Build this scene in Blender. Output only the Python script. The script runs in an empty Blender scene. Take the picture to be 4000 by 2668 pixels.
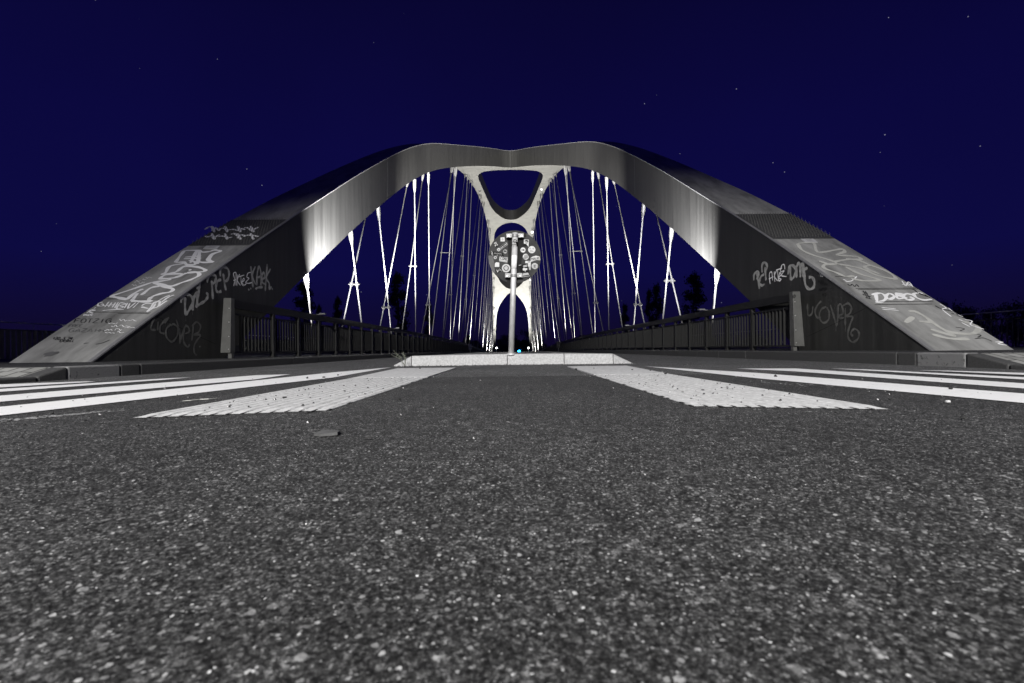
import bpy, math, random
import numpy as np
from mathutils import Vector, Matrix
from mathutils.geometry import delaunay_2d_cdt
R = math.radians
sc = bpy.context.scene
col = sc.collection
random.seed(7); np.random.seed(7)

# ------------------------------------------------------------------ camera
F, H, TH = 1778.0, 0.2, 0.0115          # focal length in photo pixels, lens height, roll
CT, ST = math.cos(TH), math.sin(TH)
cam_d = bpy.data.cameras.new('camera'); cam = bpy.data.objects.new('camera', cam_d); col.objects.link(cam)
cam_d.sensor_width = 36; cam_d.lens = 36 * F / 4000
cam_d.shift_x = -0.0005; cam_d.shift_y = 0.00775
cam_d.clip_start = 0.02; cam_d.clip_end = 5000
cam.matrix_world = Matrix.Translation((0, 0, H)) @ Matrix.Rotation(R(90), 4, 'X') @ Matrix.Rotation(-TH, 4, 'Z')
cam_d.dof.use_dof = True; cam_d.dof.focus_distance = 5.0; cam_d.dof.aperture_fstop = 8.0
sc.camera = cam
# ------------------------------------------------------------------ view + world
sc.view_settings.view_transform = 'Standard'; sc.view_settings.look = 'None'
sc.view_settings.exposure = 0; sc.view_settings.gamma = 1
sc.cycles.max_bounces = 5; sc.cycles.sample_clamp_indirect = 4; sc.cycles.use_denoising = True
w = bpy.data.worlds.new('World'); sc.world = w; w.use_nodes = True
wn = w.node_tree; wn.nodes.clear()
def wnode(t, **k):
    n = wn.nodes.new(t)
    for a, b in k.items(): setattr(n, a, b)
    return n
wo = wnode('ShaderNodeOutputWorld'); bg = wnode('ShaderNodeBackground')
tc = wnode('ShaderNodeTexCoord'); sx = wnode('ShaderNodeSeparateXYZ'); ramp = wnode('ShaderNodeValToRGB')
wn.links.new(tc.outputs['Generated'], sx.inputs[0]); wn.links.new(sx.outputs['Z'], ramp.inputs[0])
e = ramp.color_ramp.elements
e[0].position = 0.0; e[0].color = (.0046, .0024, .020, 1)
e[1].position = 0.62; e[1].color = (.0026, .0019, .0290, 1)
for p_, c_ in ((.05, (.0046, .0031, .027, 1)), (.16, (.0040, .0034, .052, 1)), (.38, (.0034, .0027, .047, 1))):
    q = e.new(p_); q.color = c_
vor = wnode('ShaderNodeTexVoronoi'); vor.inputs['Scale'].default_value = 55
wn.links.new(tc.outputs['Generated'], vor.inputs['Vector'])
lt = wnode('ShaderNodeMath', operation='LESS_THAN'); lt.inputs[1].default_value = .045
wn.links.new(vor.outputs['Distance'], lt.inputs[0])
sepc = wnode('ShaderNodeSeparateColor'); wn.links.new(vor.outputs['Color'], sepc.inputs[0])
g2 = wnode('ShaderNodeMath', operation='GREATER_THAN'); g2.inputs[1].default_value = .80
wn.links.new(sepc.outputs[0], g2.inputs[0])
mu = wnode('ShaderNodeMath', operation='MULTIPLY'); wn.links.new(lt.outputs[0], mu.inputs[0]); wn.links.new(g2.outputs[0], mu.inputs[1])
mu2 = wnode('ShaderNodeMath', operation='MULTIPLY'); wn.links.new(mu.outputs[0], mu2.inputs[0]); wn.links.new(sepc.outputs[1], mu2.inputs[1])
nz = wnode('ShaderNodeTexNoise'); nz.inputs['Scale'].default_value = 2.2; nz.inputs['Detail'].default_value = 3
wn.links.new(tc.outputs['Generated'], nz.inputs['Vector'])
nr = wnode('ShaderNodeMapRange'); nr.inputs[3].default_value = .82; nr.inputs[4].default_value = 1.18
wn.links.new(nz.outputs[0], nr.inputs[0])
vm = wnode('ShaderNodeVectorMath', operation='SCALE'); wn.links.new(ramp.outputs[0], vm.inputs[0]); wn.links.new(nr.outputs[0], vm.inputs['Scale'])
ad = wnode('ShaderNodeMixRGB', blend_type='MIX'); ad.inputs[2].default_value = (.22, .22, .30, 1)
wn.links.new(mu2.outputs[0], ad.inputs[0]); wn.links.new(vm.outputs[0], ad.inputs[1])
wn.links.new(ad.outputs[0], bg.inputs[0]); bg.inputs[1].default_value = 1.0
wn.links.new(bg.outputs[0], wo.inputs[0])

# ------------------------------------------------------------------ lights
def spot(name, loc, target, power, ang, blend=.5, rad=.1, color=(1, .97, .93)):
    d = bpy.data.lights.new(name, 'SPOT'); d.energy = power; d.spot_size = R(ang); d.spot_blend = blend
    d.shadow_soft_size = rad; d.color = color
    o = bpy.data.objects.new(name, d); col.objects.link(o); o.location = loc
    o.rotation_euler = (Vector(target) - Vector(loc)).to_track_quat('-Z', 'Y').to_euler()
    return o
def point(name, loc, power, rad=.1, color=(1, .97, .93)):
    d = bpy.data.lights.new(name, 'POINT'); d.energy = power; d.shadow_soft_size = rad; d.color = color
    o = bpy.data.objects.new(name, d); col.objects.link(o); o.location = loc; return o
# the street lamp behind the photographer
spot('street_lamp_light', (-2.0, -12.0, 9.0), (0.3, 2.7, 0.0), 23500, 52, .85, .15, (1, .985, .962))
# the bridge's rail and deck floodlights plus added crown and hanger spots, one pair per line: distance, side power, aim distance, aim height, cone
DK = lambda d: -0.00033 * max(0.0, d - 20) ** 2         # deck surface falls away over the hump
for s, k in ((-1, 1.0), (1, .6)):
    spot('arch_face_spot', (s * 4.0, 10.75, 1.2), (s * 4.75, 14.2, 4.6), 15000 * k, 98, 1.0, .03, (1, .985, 1))
    spot('arch_face_spot', (s * 3.7, 17.0, 1.25), (s * 2.6, 31.0, 16.0), 50000 * (k + .5) / 1.3, 82, 1.0, .05)  # unseen spot added to brighten the arch crown
for d_, p_ in ((42, 3600), (54, 4500), (66, 5200), (78, 6200), (90, 6500), (101, 8500), (110, 8500)):
    for s in (-1, 1):
        spot('deck_floodlight', (s * 4.7, d_, DK(d_) + 1.3), (s * 3.2, d_ + 6, DK(d_) + 20), p_, 116, .7, .08)
for s in (-1, 1):
    for d_ in (13, 21, 30, 40, 52, 66, 82):
        spot('hanger_fill', (s * 6.1, d_ - 2, DK(d_) + .5), (s * 5.2, d_ + 4, 9), 750, 95, .9, .05)  # unseen lamps added to brighten the hangers

# ------------------------------------------------------------------ materials
def mat(name, c, rough=.6, metal=0, var=0, scale=8, bump=0, bscale=60, emit=None, estr=0, stretch=(1, 1, 1), spec=.5, c2=None, thr=None):
    m = bpy.data.materials.new(name); m.use_nodes = True; nt = m.node_tree; b = nt.nodes['Principled BSDF']
    if isinstance(c, (int, float)): c = (c, c, c)
    b.inputs['Base Color'].default_value = (*c, 1); b.inputs['Roughness'].default_value = rough
    b.inputs['Metallic'].default_value = metal; b.inputs['Specular IOR Level'].default_value = spec
    t = nt.nodes.new('ShaderNodeTexCoord'); mp = nt.nodes.new('ShaderNodeMapping'); mp.inputs['Scale'].default_value = stretch
    nt.links.new(t.outputs['Object'], mp.inputs[0])
    if var or c2 is not None:
        n = nt.nodes.new('ShaderNodeTexNoise'); n.inputs['Scale'].default_value = scale; n.inputs['Detail'].default_value = 6
        n.inputs['Roughness'].default_value = .65
        nt.links.new(mp.outputs[0], n.inputs['Vector'])
        r = nt.nodes.new('ShaderNodeValToRGB'); nt.links.new(n.outputs[0], r.inputs[0])
        a, z = r.color_ramp.elements
        if c2 is not None:
            if isinstance(c2, (int, float)): c2 = (c2,) * 3
            a.color = (*c, 1); z.color = (*c2, 1); a.position, z.position = thr or (.45, .6)
        else:
            a.position, z.position = .3, .7
            a.color = (*[x * (1 - var) for x in c], 1); z.color = (*[min(1, x * (1 + var)) for x in c], 1)
        nt.links.new(r.outputs[0], b.inputs['Base Color'])
    if bump:
        n = nt.nodes.new('ShaderNodeTexNoise'); n.inputs['Scale'].default_value = bscale; n.inputs['Detail'].default_value = 4
        nt.links.new(mp.outputs[0], n.inputs['Vector'])
        bp = nt.nodes.new('ShaderNodeBump'); bp.inputs['Strength'].default_value = bump; bp.inputs['Distance'].default_value = .01
        nt.links.new(n.outputs[0], bp.inputs['Height']); nt.links.new(bp.outputs[0], b.inputs['Normal'])
    if emit is not None:
        b.inputs['Emission Color'].default_value = (*emit, 1); b.inputs['Emission Strength'].default_value = estr
    return m
def asphalt(name, base, stone, near=False):
    m = bpy.data.materials.new(name); m.use_nodes = True; nt = m.node_tree; b = nt.nodes['Principled BSDF']
    L = nt.links.new; N = nt.nodes.new
    t = N('ShaderNodeTexCoord')
    def noise(sc_, det, rough=.6):
        n = N('ShaderNodeTexNoise'); n.inputs['Scale'].default_value = sc_; n.inputs['Detail'].default_value = det; n.inputs['Roughness'].default_value = rough
        L(t.outputs['Object'], n.inputs['Vector']); return n
    def ramp_(src, stops):
        r = N('ShaderNodeValToRGB'); L(src, r.inputs[0]); e = r.color_ramp.elements
        e[0].position, e[0].color = stops[0][0], (stops[0][1],) * 3 + (1,)
        e[1].position, e[1].color = stops[-1][0], (stops[-1][1],) * 3 + (1,)
        for p_, c_ in stops[1:-1]:
            q = e.new(p_); q.color = (c_,) * 3 + (1,)
        return r.outputs[0]
    def mul(a, b_):
        x = N('ShaderNodeMixRGB'); x.blend_type = 'MULTIPLY'; x.inputs[0].default_value = 1; L(a, x.inputs[1]); L(b_, x.inputs[2]); return x.outputs[0]
    g = ramp_(noise(230, 6, .75).outputs[0], [(.38, base * .12), (.47, base * .6), (.56, base * 2.0), (.64, stone * 1.4)])
    wob = noise(260, 2); vadd = N('ShaderNodeVectorMath'); vadd.operation = 'MULTIPLY_ADD'
    L(wob.outputs['Color'], vadd.inputs[0]); vadd.inputs[1].default_value = (.0035,) * 3; L(t.outputs['Object'], vadd.inputs[2])
    out = g
    for sc_, thr_, amt in ((80, .90, 1.1), (140, .84, 1.5), (260, .86, 2.4)):
        v = N('ShaderNodeTexVoronoi'); v.inputs['Scale'].default_value = sc_; L(vadd.outputs[0], v.inputs['Vector'])
        s_ = N('ShaderNodeSeparateColor'); L(v.outputs['Color'], s_.inputs[0])
        d_ = ramp_(v.outputs['Distance'], [(.27, 1), (.36, 0)]); k = ramp_(s_.outputs[0], [(thr_, 0), (thr_ + .06, 1)])
        msk = mul(d_, k); tone = ramp_(s_.outputs[1], [(0, stone * .7 * amt), (.8, stone * 1.2 * amt), (1, stone * 2.1 * amt)])
        x = N('ShaderNodeMixRGB'); L(msk, x.inputs[0]); L(out, x.inputs[1]); L(tone, x.inputs[2]); out = x.outputs[0]
    out = mul(out, ramp_(noise(1.6, 5).outputs[0], [(.3, .75), (.7, 1.2)]))
    out = mul(out, ramp_(noise(28, 4).outputs[0], [(.36, .7), (.55, 1.0), (.70, 1.6)]))
    L(out, b.inputs['Base Color'])
    b.inputs['Roughness'].default_value = .75; b.inputs['Specular IOR Level'].default_value = .25
    v2 = noise(240, 4)
    bp = N('ShaderNodeBump'); bp.inputs['Strength'].default_value = .5 if near else .9; bp.inputs['Distance'].default_value = .004
    L(v2.outputs[0], bp.inputs['Height']); L(bp.outputs[0], b.inputs['Normal'])
    return m
M = {}
M['asphalt'] = asphalt('asphalt', .068, .24)
M['asphalt_near_dim'] = asphalt('asphalt_near_dim', .031, .16, True)  # darker asphalt copy, the dimmer foreground put into its colour
M['walk'] = asphalt('footway_asphalt', .035, .10)
M['kerb'] = mat('granite_kerb', .05, .8, var=.3, scale=60, bump=.4, bscale=120)
M['kerb_lit'] = mat('lit_kerb', .20, .85, c2=.06, thr=(.58, .66), scale=22, bump=.6, bscale=90)  # kerb piece turned to the lamp, its light put into a paler colour
M['island'] = mat('island_concrete', .44, .85, var=.28, scale=45, bump=.35, bscale=150)
M['paint_white'] = mat('road_paint', .78, .7, c2=.30, thr=(.60, .74), scale=26, bump=.3, bscale=200)
M['paint_worn'] = mat('worn_road_paint', .45, .8, var=.3, scale=40)
M['tactile'] = mat('tactile_concrete', .52, .8, var=.25, scale=30, bump=.4, bscale=180)
M['tactile_dark'] = mat('tactile_groove', .45, .9, var=.2, scale=50)
M['web'] = mat('dark_web_steel', (.030, .030, .0285), .42, var=.36, scale=3.2, stretch=(2.6, 2.6, .10), bump=.05, bscale=3)  # webs coloured far darker than the underside and top
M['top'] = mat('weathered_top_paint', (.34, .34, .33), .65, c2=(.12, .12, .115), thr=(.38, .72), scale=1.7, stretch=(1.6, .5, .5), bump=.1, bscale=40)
M['under'] = mat('pale_underside_steel', (.30, .30, .28), .6, var=.16, scale=1.2, stretch=(1, 1, .3))
M['lip'] = mat('pale_edge_metal', .30, .4, metal=.4, var=.15)
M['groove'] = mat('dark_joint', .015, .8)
M['rail'] = mat('rail_paint', (.017, .017, .016), .5, var=.2, scale=9)
M['rail_plate'] = mat('rail_plate_paint', (.09, .09, .085), .5, var=.18, scale=6, bump=.1)
M['mat'] = mat('dark_mat', .05, .6, var=.3, scale=9)
M['scrap'] = mat('grey_card', .085, .8, var=.3, scale=60)
M['clampm'] = mat('dull_clamp_steel', .24, .5, metal=.4, var=.3, scale=60)
M['bolt'] = mat('bright_bolt', .7, .3, metal=.8)
M['cable_shaded'] = mat('shaded_hanger_steel', .17, .45, metal=.2, var=.15, scale=4)  # shaded copy of the hanger steel for the less lit hangers
M['cable'] = mat('hanger_steel', .32, .42, metal=.2, var=.1, scale=4)
M['socket'] = mat('socket_steel', .14, .5, metal=.3, var=.2, scale=7)
M['galv'] = mat('galvanised_steel', .58, .5, metal=.3, var=.28, scale=14, stretch=(1, 1, .35), bump=.08, bscale=60)
M['disc'] = mat('sign_back_aluminium', .046, .75, spec=.25, c2=.030, thr=(.42, .58), scale=7)
M['disc_pale'] = mat('weathered_aluminium', .07, .6, var=.35, scale=12)
M['disc_dark'] = mat('dark_disc_strip', .014, .8, var=.2, scale=20, spec=.2)
M['white'] = mat('sticker_white', .50, .5, var=.08, scale=60)
M['grey'] = mat('sticker_grey', .30, .5, var=.35, scale=90)
M['black'] = mat('sticker_black', .010, .85, spec=.15)
M['spray'] = mat('white_spray_paint', .88, .6)
M['spray_mid'] = mat('thin_silver_spray', (.34, .34, .33), .6, var=.4, scale=14)
M['spray_faint'] = mat('faded_grey_spray', (.10, .10, .095), .6, var=.35, scale=9)
M['spray_top'] = mat('washed_out_spray', (.46, .46, .43), .6, var=.12, scale=9)
M['marker'] = mat('black_marker', .012, .5)
M['marker_faint'] = mat('faded_marker', .11, .6)
M['reflect'] = mat('retroreflective_band', .9, .35)
M['foliage'] = mat('tree_foliage', (.045, .06, .035), .8, var=.35, scale=2)
M['bark'] = mat('tree_bark', (.06, .05, .04), .9)
M['soil'] = mat('river_bank_soil', (.03, .03, .028), .9, var=.3, scale=.5)
M['stone_dark'] = mat('dark_pebble', .035, .85, var=.4, scale=80, bump=.4)
M['stone_pale'] = mat('pale_pebble', .62, .8, var=.2, scale=80, bump=.4)
M['lamp'] = mat('lit_lens', 1, .4, emit=(1, .98, .95), estr=14)
M['lamp_dim'] = mat('dim_lens', .8, .4, emit=(1, .98, .95), estr=1.6)
M['blue'] = mat('blue_lens', (.02, .2, .8), .4, emit=(.02, .42, 1), estr=12)
M['plant'] = mat('weed_leaf', (.12, .13, .10), .7)
M['poster'] = mat('blue_grey_panel', (.08, .09, .2), .5, c2=(.3, .3, .38), scale=9)

# ------------------------------------------------------------------ helpers
def P(px, py):
    dx, dy = px - 2002, py - 1365
    return dx * CT - dy * ST, -dx * ST - dy * CT
def W(px, py, d):
    a, b = P(px, py); return Vector((a * d / F, d, H + b * d / F))
def G(px, py, z=0.0):
    a, b = P(px, py); d = (z - H) * F / b; return Vector((a * d / F, d, z))
def tag(o, label=None, cat=None, group=None, kind=None):
    if label: o['label'] = label
    if cat: o['category'] = cat
    if group: o['group'] = group
    if kind: o['kind'] = kind
    return o
def empty(name, loc=(0, 0, 0)):
    o = bpy.data.objects.new(name, None); o.location = loc; col.objects.link(o); return o
class MB:
    def __init__(s): s.v = []; s.f = []; s.m = []
    def poly(s, pts, m=0):
        n = len(s.v); s.v += [tuple(p) for p in pts]; s.f.append(tuple(range(n, n + len(pts)))); s.m.append(m)
    def box(s, lo, hi, m=0, fn=None):
        x0, y0, z0 = lo; x1, y1, z1 = hi
        c = [(x0, y0, z0), (x1, y0, z0), (x1, y1, z0), (x0, y1, z0), (x0, y0, z1), (x1, y0, z1), (x1, y1, z1), (x0, y1, z1)]
        s.hexa(c, m)
    def hexa(s, c, m=0):
        n = len(s.v); s.v += [tuple(p) for p in c]
        for q in ((0, 3, 2, 1), (4, 5, 6, 7), (0, 1, 5, 4), (1, 2, 6, 5), (2, 3, 7, 6), (3, 0, 4, 7)):
            s.f.append(tuple(n + i for i in q)); s.m.append(m)
    def tube(s, pts, r, seg=10, m=0, cap=True):
        pts = [Vector(p) for p in pts]; rr = r if isinstance(r, (list, tuple)) else [r] * len(pts)
        n0 = len(s.v); t0 = (pts[1] - pts[0]).normalized()
        up = Vector((0, 0, 1)) if abs(t0.z) < .9 else Vector((0, 1, 0))
        for i, p in enumerate(pts):
            t = (pts[min(i + 1, len(pts) - 1)] - pts[max(i - 1, 0)]).normalized()
            a = t.cross(up).normalized(); b = t.cross(a)
            for k in range(seg):
                q = 2 * math.pi * k / seg; s.v.append(tuple(p + (a * math.cos(q) + b * math.sin(q)) * rr[i]))
        for i in range(len(pts) - 1):
            for k in range(seg):
                a = n0 + i * seg + k; b = n0 + i * seg + (k + 1) % seg
                s.f.append((a, b, b + seg, a + seg)); s.m.append(m)
        if cap:
            s.f.append(tuple(n0 + k for k in range(seg))[::-1]); s.m.append(m)
            e = n0 + (len(pts) - 1) * seg; s.f.append(tuple(e + k for k in range(seg))); s.m.append(m)
    def ribbon(s, pts, nrm, wd, off=.003, m=0, taper=True):
        """flat painted stroke lying on a surface; nrm(i) is the surface normal"""
        pts = [Vector(p) for p in pts]; n0 = len(s.v); k = len(pts)
        for i, p in enumerate(pts):
            t = (pts[min(i + 1, k - 1)] - pts[max(i - 1, 0)])
            if t.length < 1e-9: t = Vector((1, 0, 0))
            nn = nrm[i] if isinstance(nrm, list) else nrm
            sd = t.normalized().cross(nn).normalized()
            ww = wd * .5 * ((.6 if i in (0, k - 1) else 1 + .22 * math.sin(i * .9 + n0)) if taper else 1)
            s.v += [tuple(p + nn * off + sd * ww), tuple(p + nn * off - sd * ww)]
        for i in range(k - 1):
            a = n0 + 2 * i; s.f.append((a, a + 1, a + 3, a + 2)); s.m.append(m)
    def build(s, name, mats, parent=None, smooth=False):
        me = bpy.data.meshes.new(name); me.from_pydata(s.v, [], s.f)
        mats = mats if isinstance(mats, (list, tuple)) else [mats]
        for x in mats: me.materials.append(x)
        me.polygons.foreach_set('material_index', s.m)
        if smooth: me.polygons.foreach_set('use_smooth', [True] * len(s.f))
        me.update()
        o = bpy.data.objects.new(name, me); col.objects.link(o)
        if parent:
            o.parent = parent; o.matrix_parent_inverse = Matrix.Translation(-parent.location)
        return o
def bevel(o, wd=.005, seg=2, ang=40):
    b = o.modifiers.new('bevel', 'BEVEL'); b.width = wd; b.segments = seg; b.limit_method = 'ANGLE'; b.angle_limit = R(ang); return o
def cr(pts, n=5, closed=False):
    P_ = [np.array(p, float) for p in pts]; out = []; N = len(P_)
    for i in range(N if closed else N - 1):
        if closed: a, b, c, d = P_[(i - 1) % N], P_[i], P_[(i + 1) % N], P_[(i + 2) % N]
        else: a, b, c, d = P_[max(i - 1, 0)], P_[i], P_[i + 1], P_[min(i + 2, N - 1)]
        for k in range(n):
            t = k / n
            out.append(.5 * ((2 * b) + (-a + c) * t + (2 * a - 5 * b + 4 * c - d) * t * t + (-a + 3 * b - 3 * c + d) * t ** 3))
    if not closed: out.append(P_[-1])
    return out
# mini stroke font on a 4 x 6 grid
FONT = {'A': '0024 2440 1232', 'B': '0006 06364503 034301 '[:0] + '00063645330333412100'[:0]}
FONT = {
 'A': [(0,0,2,6,4,0),(1,2,3,2)], 'B': [(0,0,0,6,3,6,4,5,3,3,0,3),(3,3,4,2,4,1,3,0,0,0)], 'C': [(4,5,3,6,1,6,0,4,0,2,1,0,3,0,4,1)],
 'D': [(0,0,0,6,2,6,4,4,4,2,2,0,0,0)], 'E': [(4,6,0,6,0,0,4,0),(0,3,3,3)], 'F': [(4,6,0,6,0,0),(0,3,3,3)],
 'G': [(4,5,3,6,1,6,0,4,0,2,1,0,3,0,4,1,4,3,2,3)], 'H': [(0,0,0,6),(4,0,4,6),(0,3,4,3)], 'I': [(2,0,2,6)], 'K': [(0,0,0,6),(4,6,0,3,4,0)],
 'L': [(0,6,0,0,4,0)], 'M': [(0,0,0,6,2,3,4,6,4,0)], 'N': [(0,0,0,6,4,0,4,6)], 'O': [(1,0,0,2,0,4,1,6,3,6,4,4,4,2,3,0,1,0)],
 'P': [(0,0,0,6,3,6,4,5,4,4,3,3,0,3)], 'R': [(0,0,0,6,3,6,4,5,3,3,0,3),(2,3,4,0)], 'S': [(4,5,3,6,1,6,0,5,1,3,3,3,4,1,3,0,1,0,0,1)],
 'T': [(0,6,4,6),(2,6,2,0)], 'U': [(0,6,0,1,1,0,3,0,4,1,4,6)], 'V': [(0,6,2,0,4,6)], 'W': [(0,6,1,0,2,4,3,0,4,6)], 'X': [(0,0,4,6),(0,6,4,0)],
 'Y': [(0,6,2,3,4,6),(2,3,2,0)], 'Z': [(0,6,4,6,0,0,4,0)], '0': [(1,0,0,2,0,4,1,6,3,6,4,4,4,2,3,0,1,0)], '2': [(0,5,1,6,3,6,4,5,4,4,0,0,4,0)],
 '3': [(0,6,4,6,2,4,4,2,3,0,0,0)], '4': [(3,0,3,6,0,2,4,2)], '.': [(2,0,2,.6)], '!': [(2,6,2,2),(2,0,2,.6)], ',': [(2,.6,1,-1)],
 '+': [(2,1,2,6),(0,4,4,4)], 'o': [(1,0,0,1,0,3,1,4,3,4,4,3,4,1,3,0,1,0)], 'm': [(0,0,0,4,1,4,2,3,2,0),(2,3,3,4,4,3,4,0)], 'i': [(2,0,2,4),(2,5.4,2,6)],
 'J': [(4,6,4,1,3,0,1,0)], 'B_': [], '-': [(0,3,4,3)], "s": [(0,0,0,5,2,6,4,5,2,3,4,1,2,0)]}
def text2d(txt, ox, oy, w_, h_, gap=.35, shear=0, rise=0):
    """strokes in zoom pixels; (ox, oy) lower-left corner, oy grows downwards"""
    out = []; n = len(txt); cw = w_ / (n + gap * (n - 1)); x = ox
    for ch in txt:
        for st in FONT.get(ch, []):
            p = [(st[i], st[i + 1]) for i in range(0, len(st), 2)]
            out.append([(x + u / 4 * cw + shear * v / 6 * h_, oy - v / 6 * h_ + rise * (x - ox + u / 4 * cw)) for u, v in p])
        x += cw * (1 + gap)
    return out

# ------------------------------------------------------------------ arch shape
M0, SP, D0 = .727, 120.0, 5.8
def zt(d): return .1 + M0 * (d - D0) * (1 - (d - D0) / SP) - .4 * math.exp(-((d - 31) / 9) ** 2)
def zb(d): return zt(d) - (1.5 + .25 * math.exp(-max(0, d - 7) / 3.5))
inner = [(5.46, 4.6), (5.42, 5.2), (5.37, 5.9), (5.25, 7.2), (5.13, 8.5), (4.97, 10.2), (4.82, 11.7), (4.67, 14), (4.52, 16.6), (4.38, 21), (4.27, 24), (4.10, 27), (3.85, 29.5), (3.45, 32), (2.8, 34.5), (2.1, 36.6), (1.35, 38.5), (.65, 40.1), (0, 40.8)]
outer = [(6.50, 4.6), (6.45, 5.2), (6.42, 5.9), (6.32, 9), (6.10, 11.4), (5.85, 13.2), (5.55, 16), (5.35, 19), (5.2, 22), (5.1, 28), (5.05, 34), (4.95, 40), (4.65, 49), (4.17, 58.8), (3.88, 68), (3.80, 76), (3.86, 86), (4.12, 97), (4.5, 107), (4.95, 118), (5.3, 126), (5.5, 131)]
hole3 = [(4.85, 131), (4.65, 126), (4.5, 121), (4.15, 115), (3.75, 110.5), (3.3, 107.8), (2.6, 105.4), (1.8, 103.6), (.9, 101.8), (0, 101.2)]
hole1 = [(0, 43.2), (1.4, 43.5), (2.6, 44.6), (3.3, 47), (3.48, 50), (3.4, 55), (3.1, 61), (2.65, 65.4), (1.85, 68.3), (.9, 70.1), (0, 70.5)]
hole2 = [(0, 71.7), (1.1, 72.3), (2.2, 74.2), (2.85, 77.2), (3.1, 82), (3.25, 88), (3.1, 93), (2.5, 96.6), (1.4, 98.9), (.5, 99.6), (0, 99.7)]
innS, outS = cr(inner, 6), cr(outer, 6)
def fx(c):
    ds = np.array([p[1] for p in c]); xs = np.array([p[0] for p in c])
    o = np.argsort(ds); ds, xs = ds[o], xs[o]
    return lambda d: float(np.interp(d, ds, xs))
Xi, Xo = fx(innS), fx(outS)
def both(half, n=6):      # half loop from x=0 near to x=0 far on +X -> closed loop
    h = cr(half, n); return h + [np.array((-p[0], p[1])) for p in h[-2:0:-1]]
h3 = cr(hole3, 6)
outline = outS + h3 + [np.array((-p[0], p[1])) for p in h3[-2::-1]] + [np.array((-p[0], p[1])) for p in outS[::-1]] + \
          [np.array((-p[0], p[1])) for p in innS] + innS[-2::-1]
loops = [outline, both(hole1), both(hole2)]
def inside(x, y, lp):
    c = False; n = len(lp); j = n - 1
    for i in range(n):
        xi, yi = lp[i]; xj, yj = lp[j]
        if (yi > y) != (yj > y) and x < (xj - xi) * (y - yi) / (yj - yi) + xi: c = not c
        j = i
    return c
pts, edges = [], []
for lp in loops:
    n0 = len(pts); pts += [Vector((float(p[0]), float(p[1]))) for p in lp]
    edges += [(n0 + i, n0 + (i + 1) % len(lp)) for i in range(len(lp))]
for iy in range(0, 110):
    y = 5.2 + iy * 1.15
    for ix in range(-11, 12):
        x = ix * .55 + (.2 if iy % 2 else 0)
        if not inside(x, y, loops[0]) or inside(x, y, loops[1]) or inside(x, y, loops[2]): continue
        if min(math.hypot(x - p.x, y - p.y) for p in pts[:600]) < .28: continue
        pts.append(Vector((x, y)))
cv, ce, cf, *_ = delaunay_2d_cdt(pts, edges, [], 0, 1e-5)
tri = []
for f_ in cf:
    cx = sum(cv[i].x for i in f_) / 3; cy = sum(cv[i].y for i in f_) / 3
    if inside(cx, cy, loops[0]) and not inside(cx, cy, loops[1]) and not inside(cx, cy, loops[2]): tri.append(tuple(f_))
bridge = empty('arch_bridge', (0, D0, 0))
tag(bridge, 'grey steel arch bridge with two leaning ribs merging over the road, graffiti on its feet', 'bridge')
b1 = MB(); b1.v = [(v.x, v.y, zt(v.y)) for v in cv]; b1.f = [t if (cv[t[1]] - cv[t[0]]).cross(cv[t[2]] - cv[t[0]]) > 0 else t[::-1] for t in tri]; b1.m = [0] * len(tri)
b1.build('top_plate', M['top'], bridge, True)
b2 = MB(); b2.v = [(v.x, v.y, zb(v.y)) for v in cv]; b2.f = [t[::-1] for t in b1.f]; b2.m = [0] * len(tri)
b2.build('underside_plate', M['under'], bridge, True)
b3 = MB()
for lp in loops:
    n0 = len(b3.v); n = len(lp)
    for p in lp:
        b3.v += [(p[0], p[1], zt(p[1])), (p[0], p[1], zb(p[1]))]
    for i in range(n):
        a = n0 + 2 * i; b = n0 + 2 * ((i + 1) % n)
        b3.f.append((a, a + 1, b + 1, b)); b3.m.append(0)
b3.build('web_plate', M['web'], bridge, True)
# narrow flange standing proud along the inner top edge
near = innS + [np.array((-p[0], p[1])) for p in innS[-2::-1]]
def sweep_flange(lp, dx=.016, dz=.02):
    m = MB(); prev = None
    for i, p in enumerate(lp):
        a = lp[max(i - 1, 0)]; b = lp[min(i + 1, len(lp) - 1)]
        t = np.array(b) - np.array(a); t = t / (np.linalg.norm(t) + 1e-9); nrm = np.array((-t[1], t[0]))
        z = zt(p[1]) + .006
        q = [(p[0] - nrm[0] * .05, p[1] - nrm[1] * .05, z + .002), (p[0] + nrm[0] * dx, p[1] + nrm[1] * dx, z + .002), (p[0] + nrm[0] * dx, p[1] + nrm[1] * dx, z - dz), (p[0] - nrm[0] * .05, p[1] - nrm[1] * .05, z - dz)]
        n = len(m.v); m.v += q
        if prev is not None:
            for k in range(4):
                m.f.append((prev + k, prev + (k + 1) % 4, n + (k + 1) % 4, n + k)); m.m.append(0)
        prev = n
    return m
sweep_flange(near).build('edge_flange', M['lip'], bridge)

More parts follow.
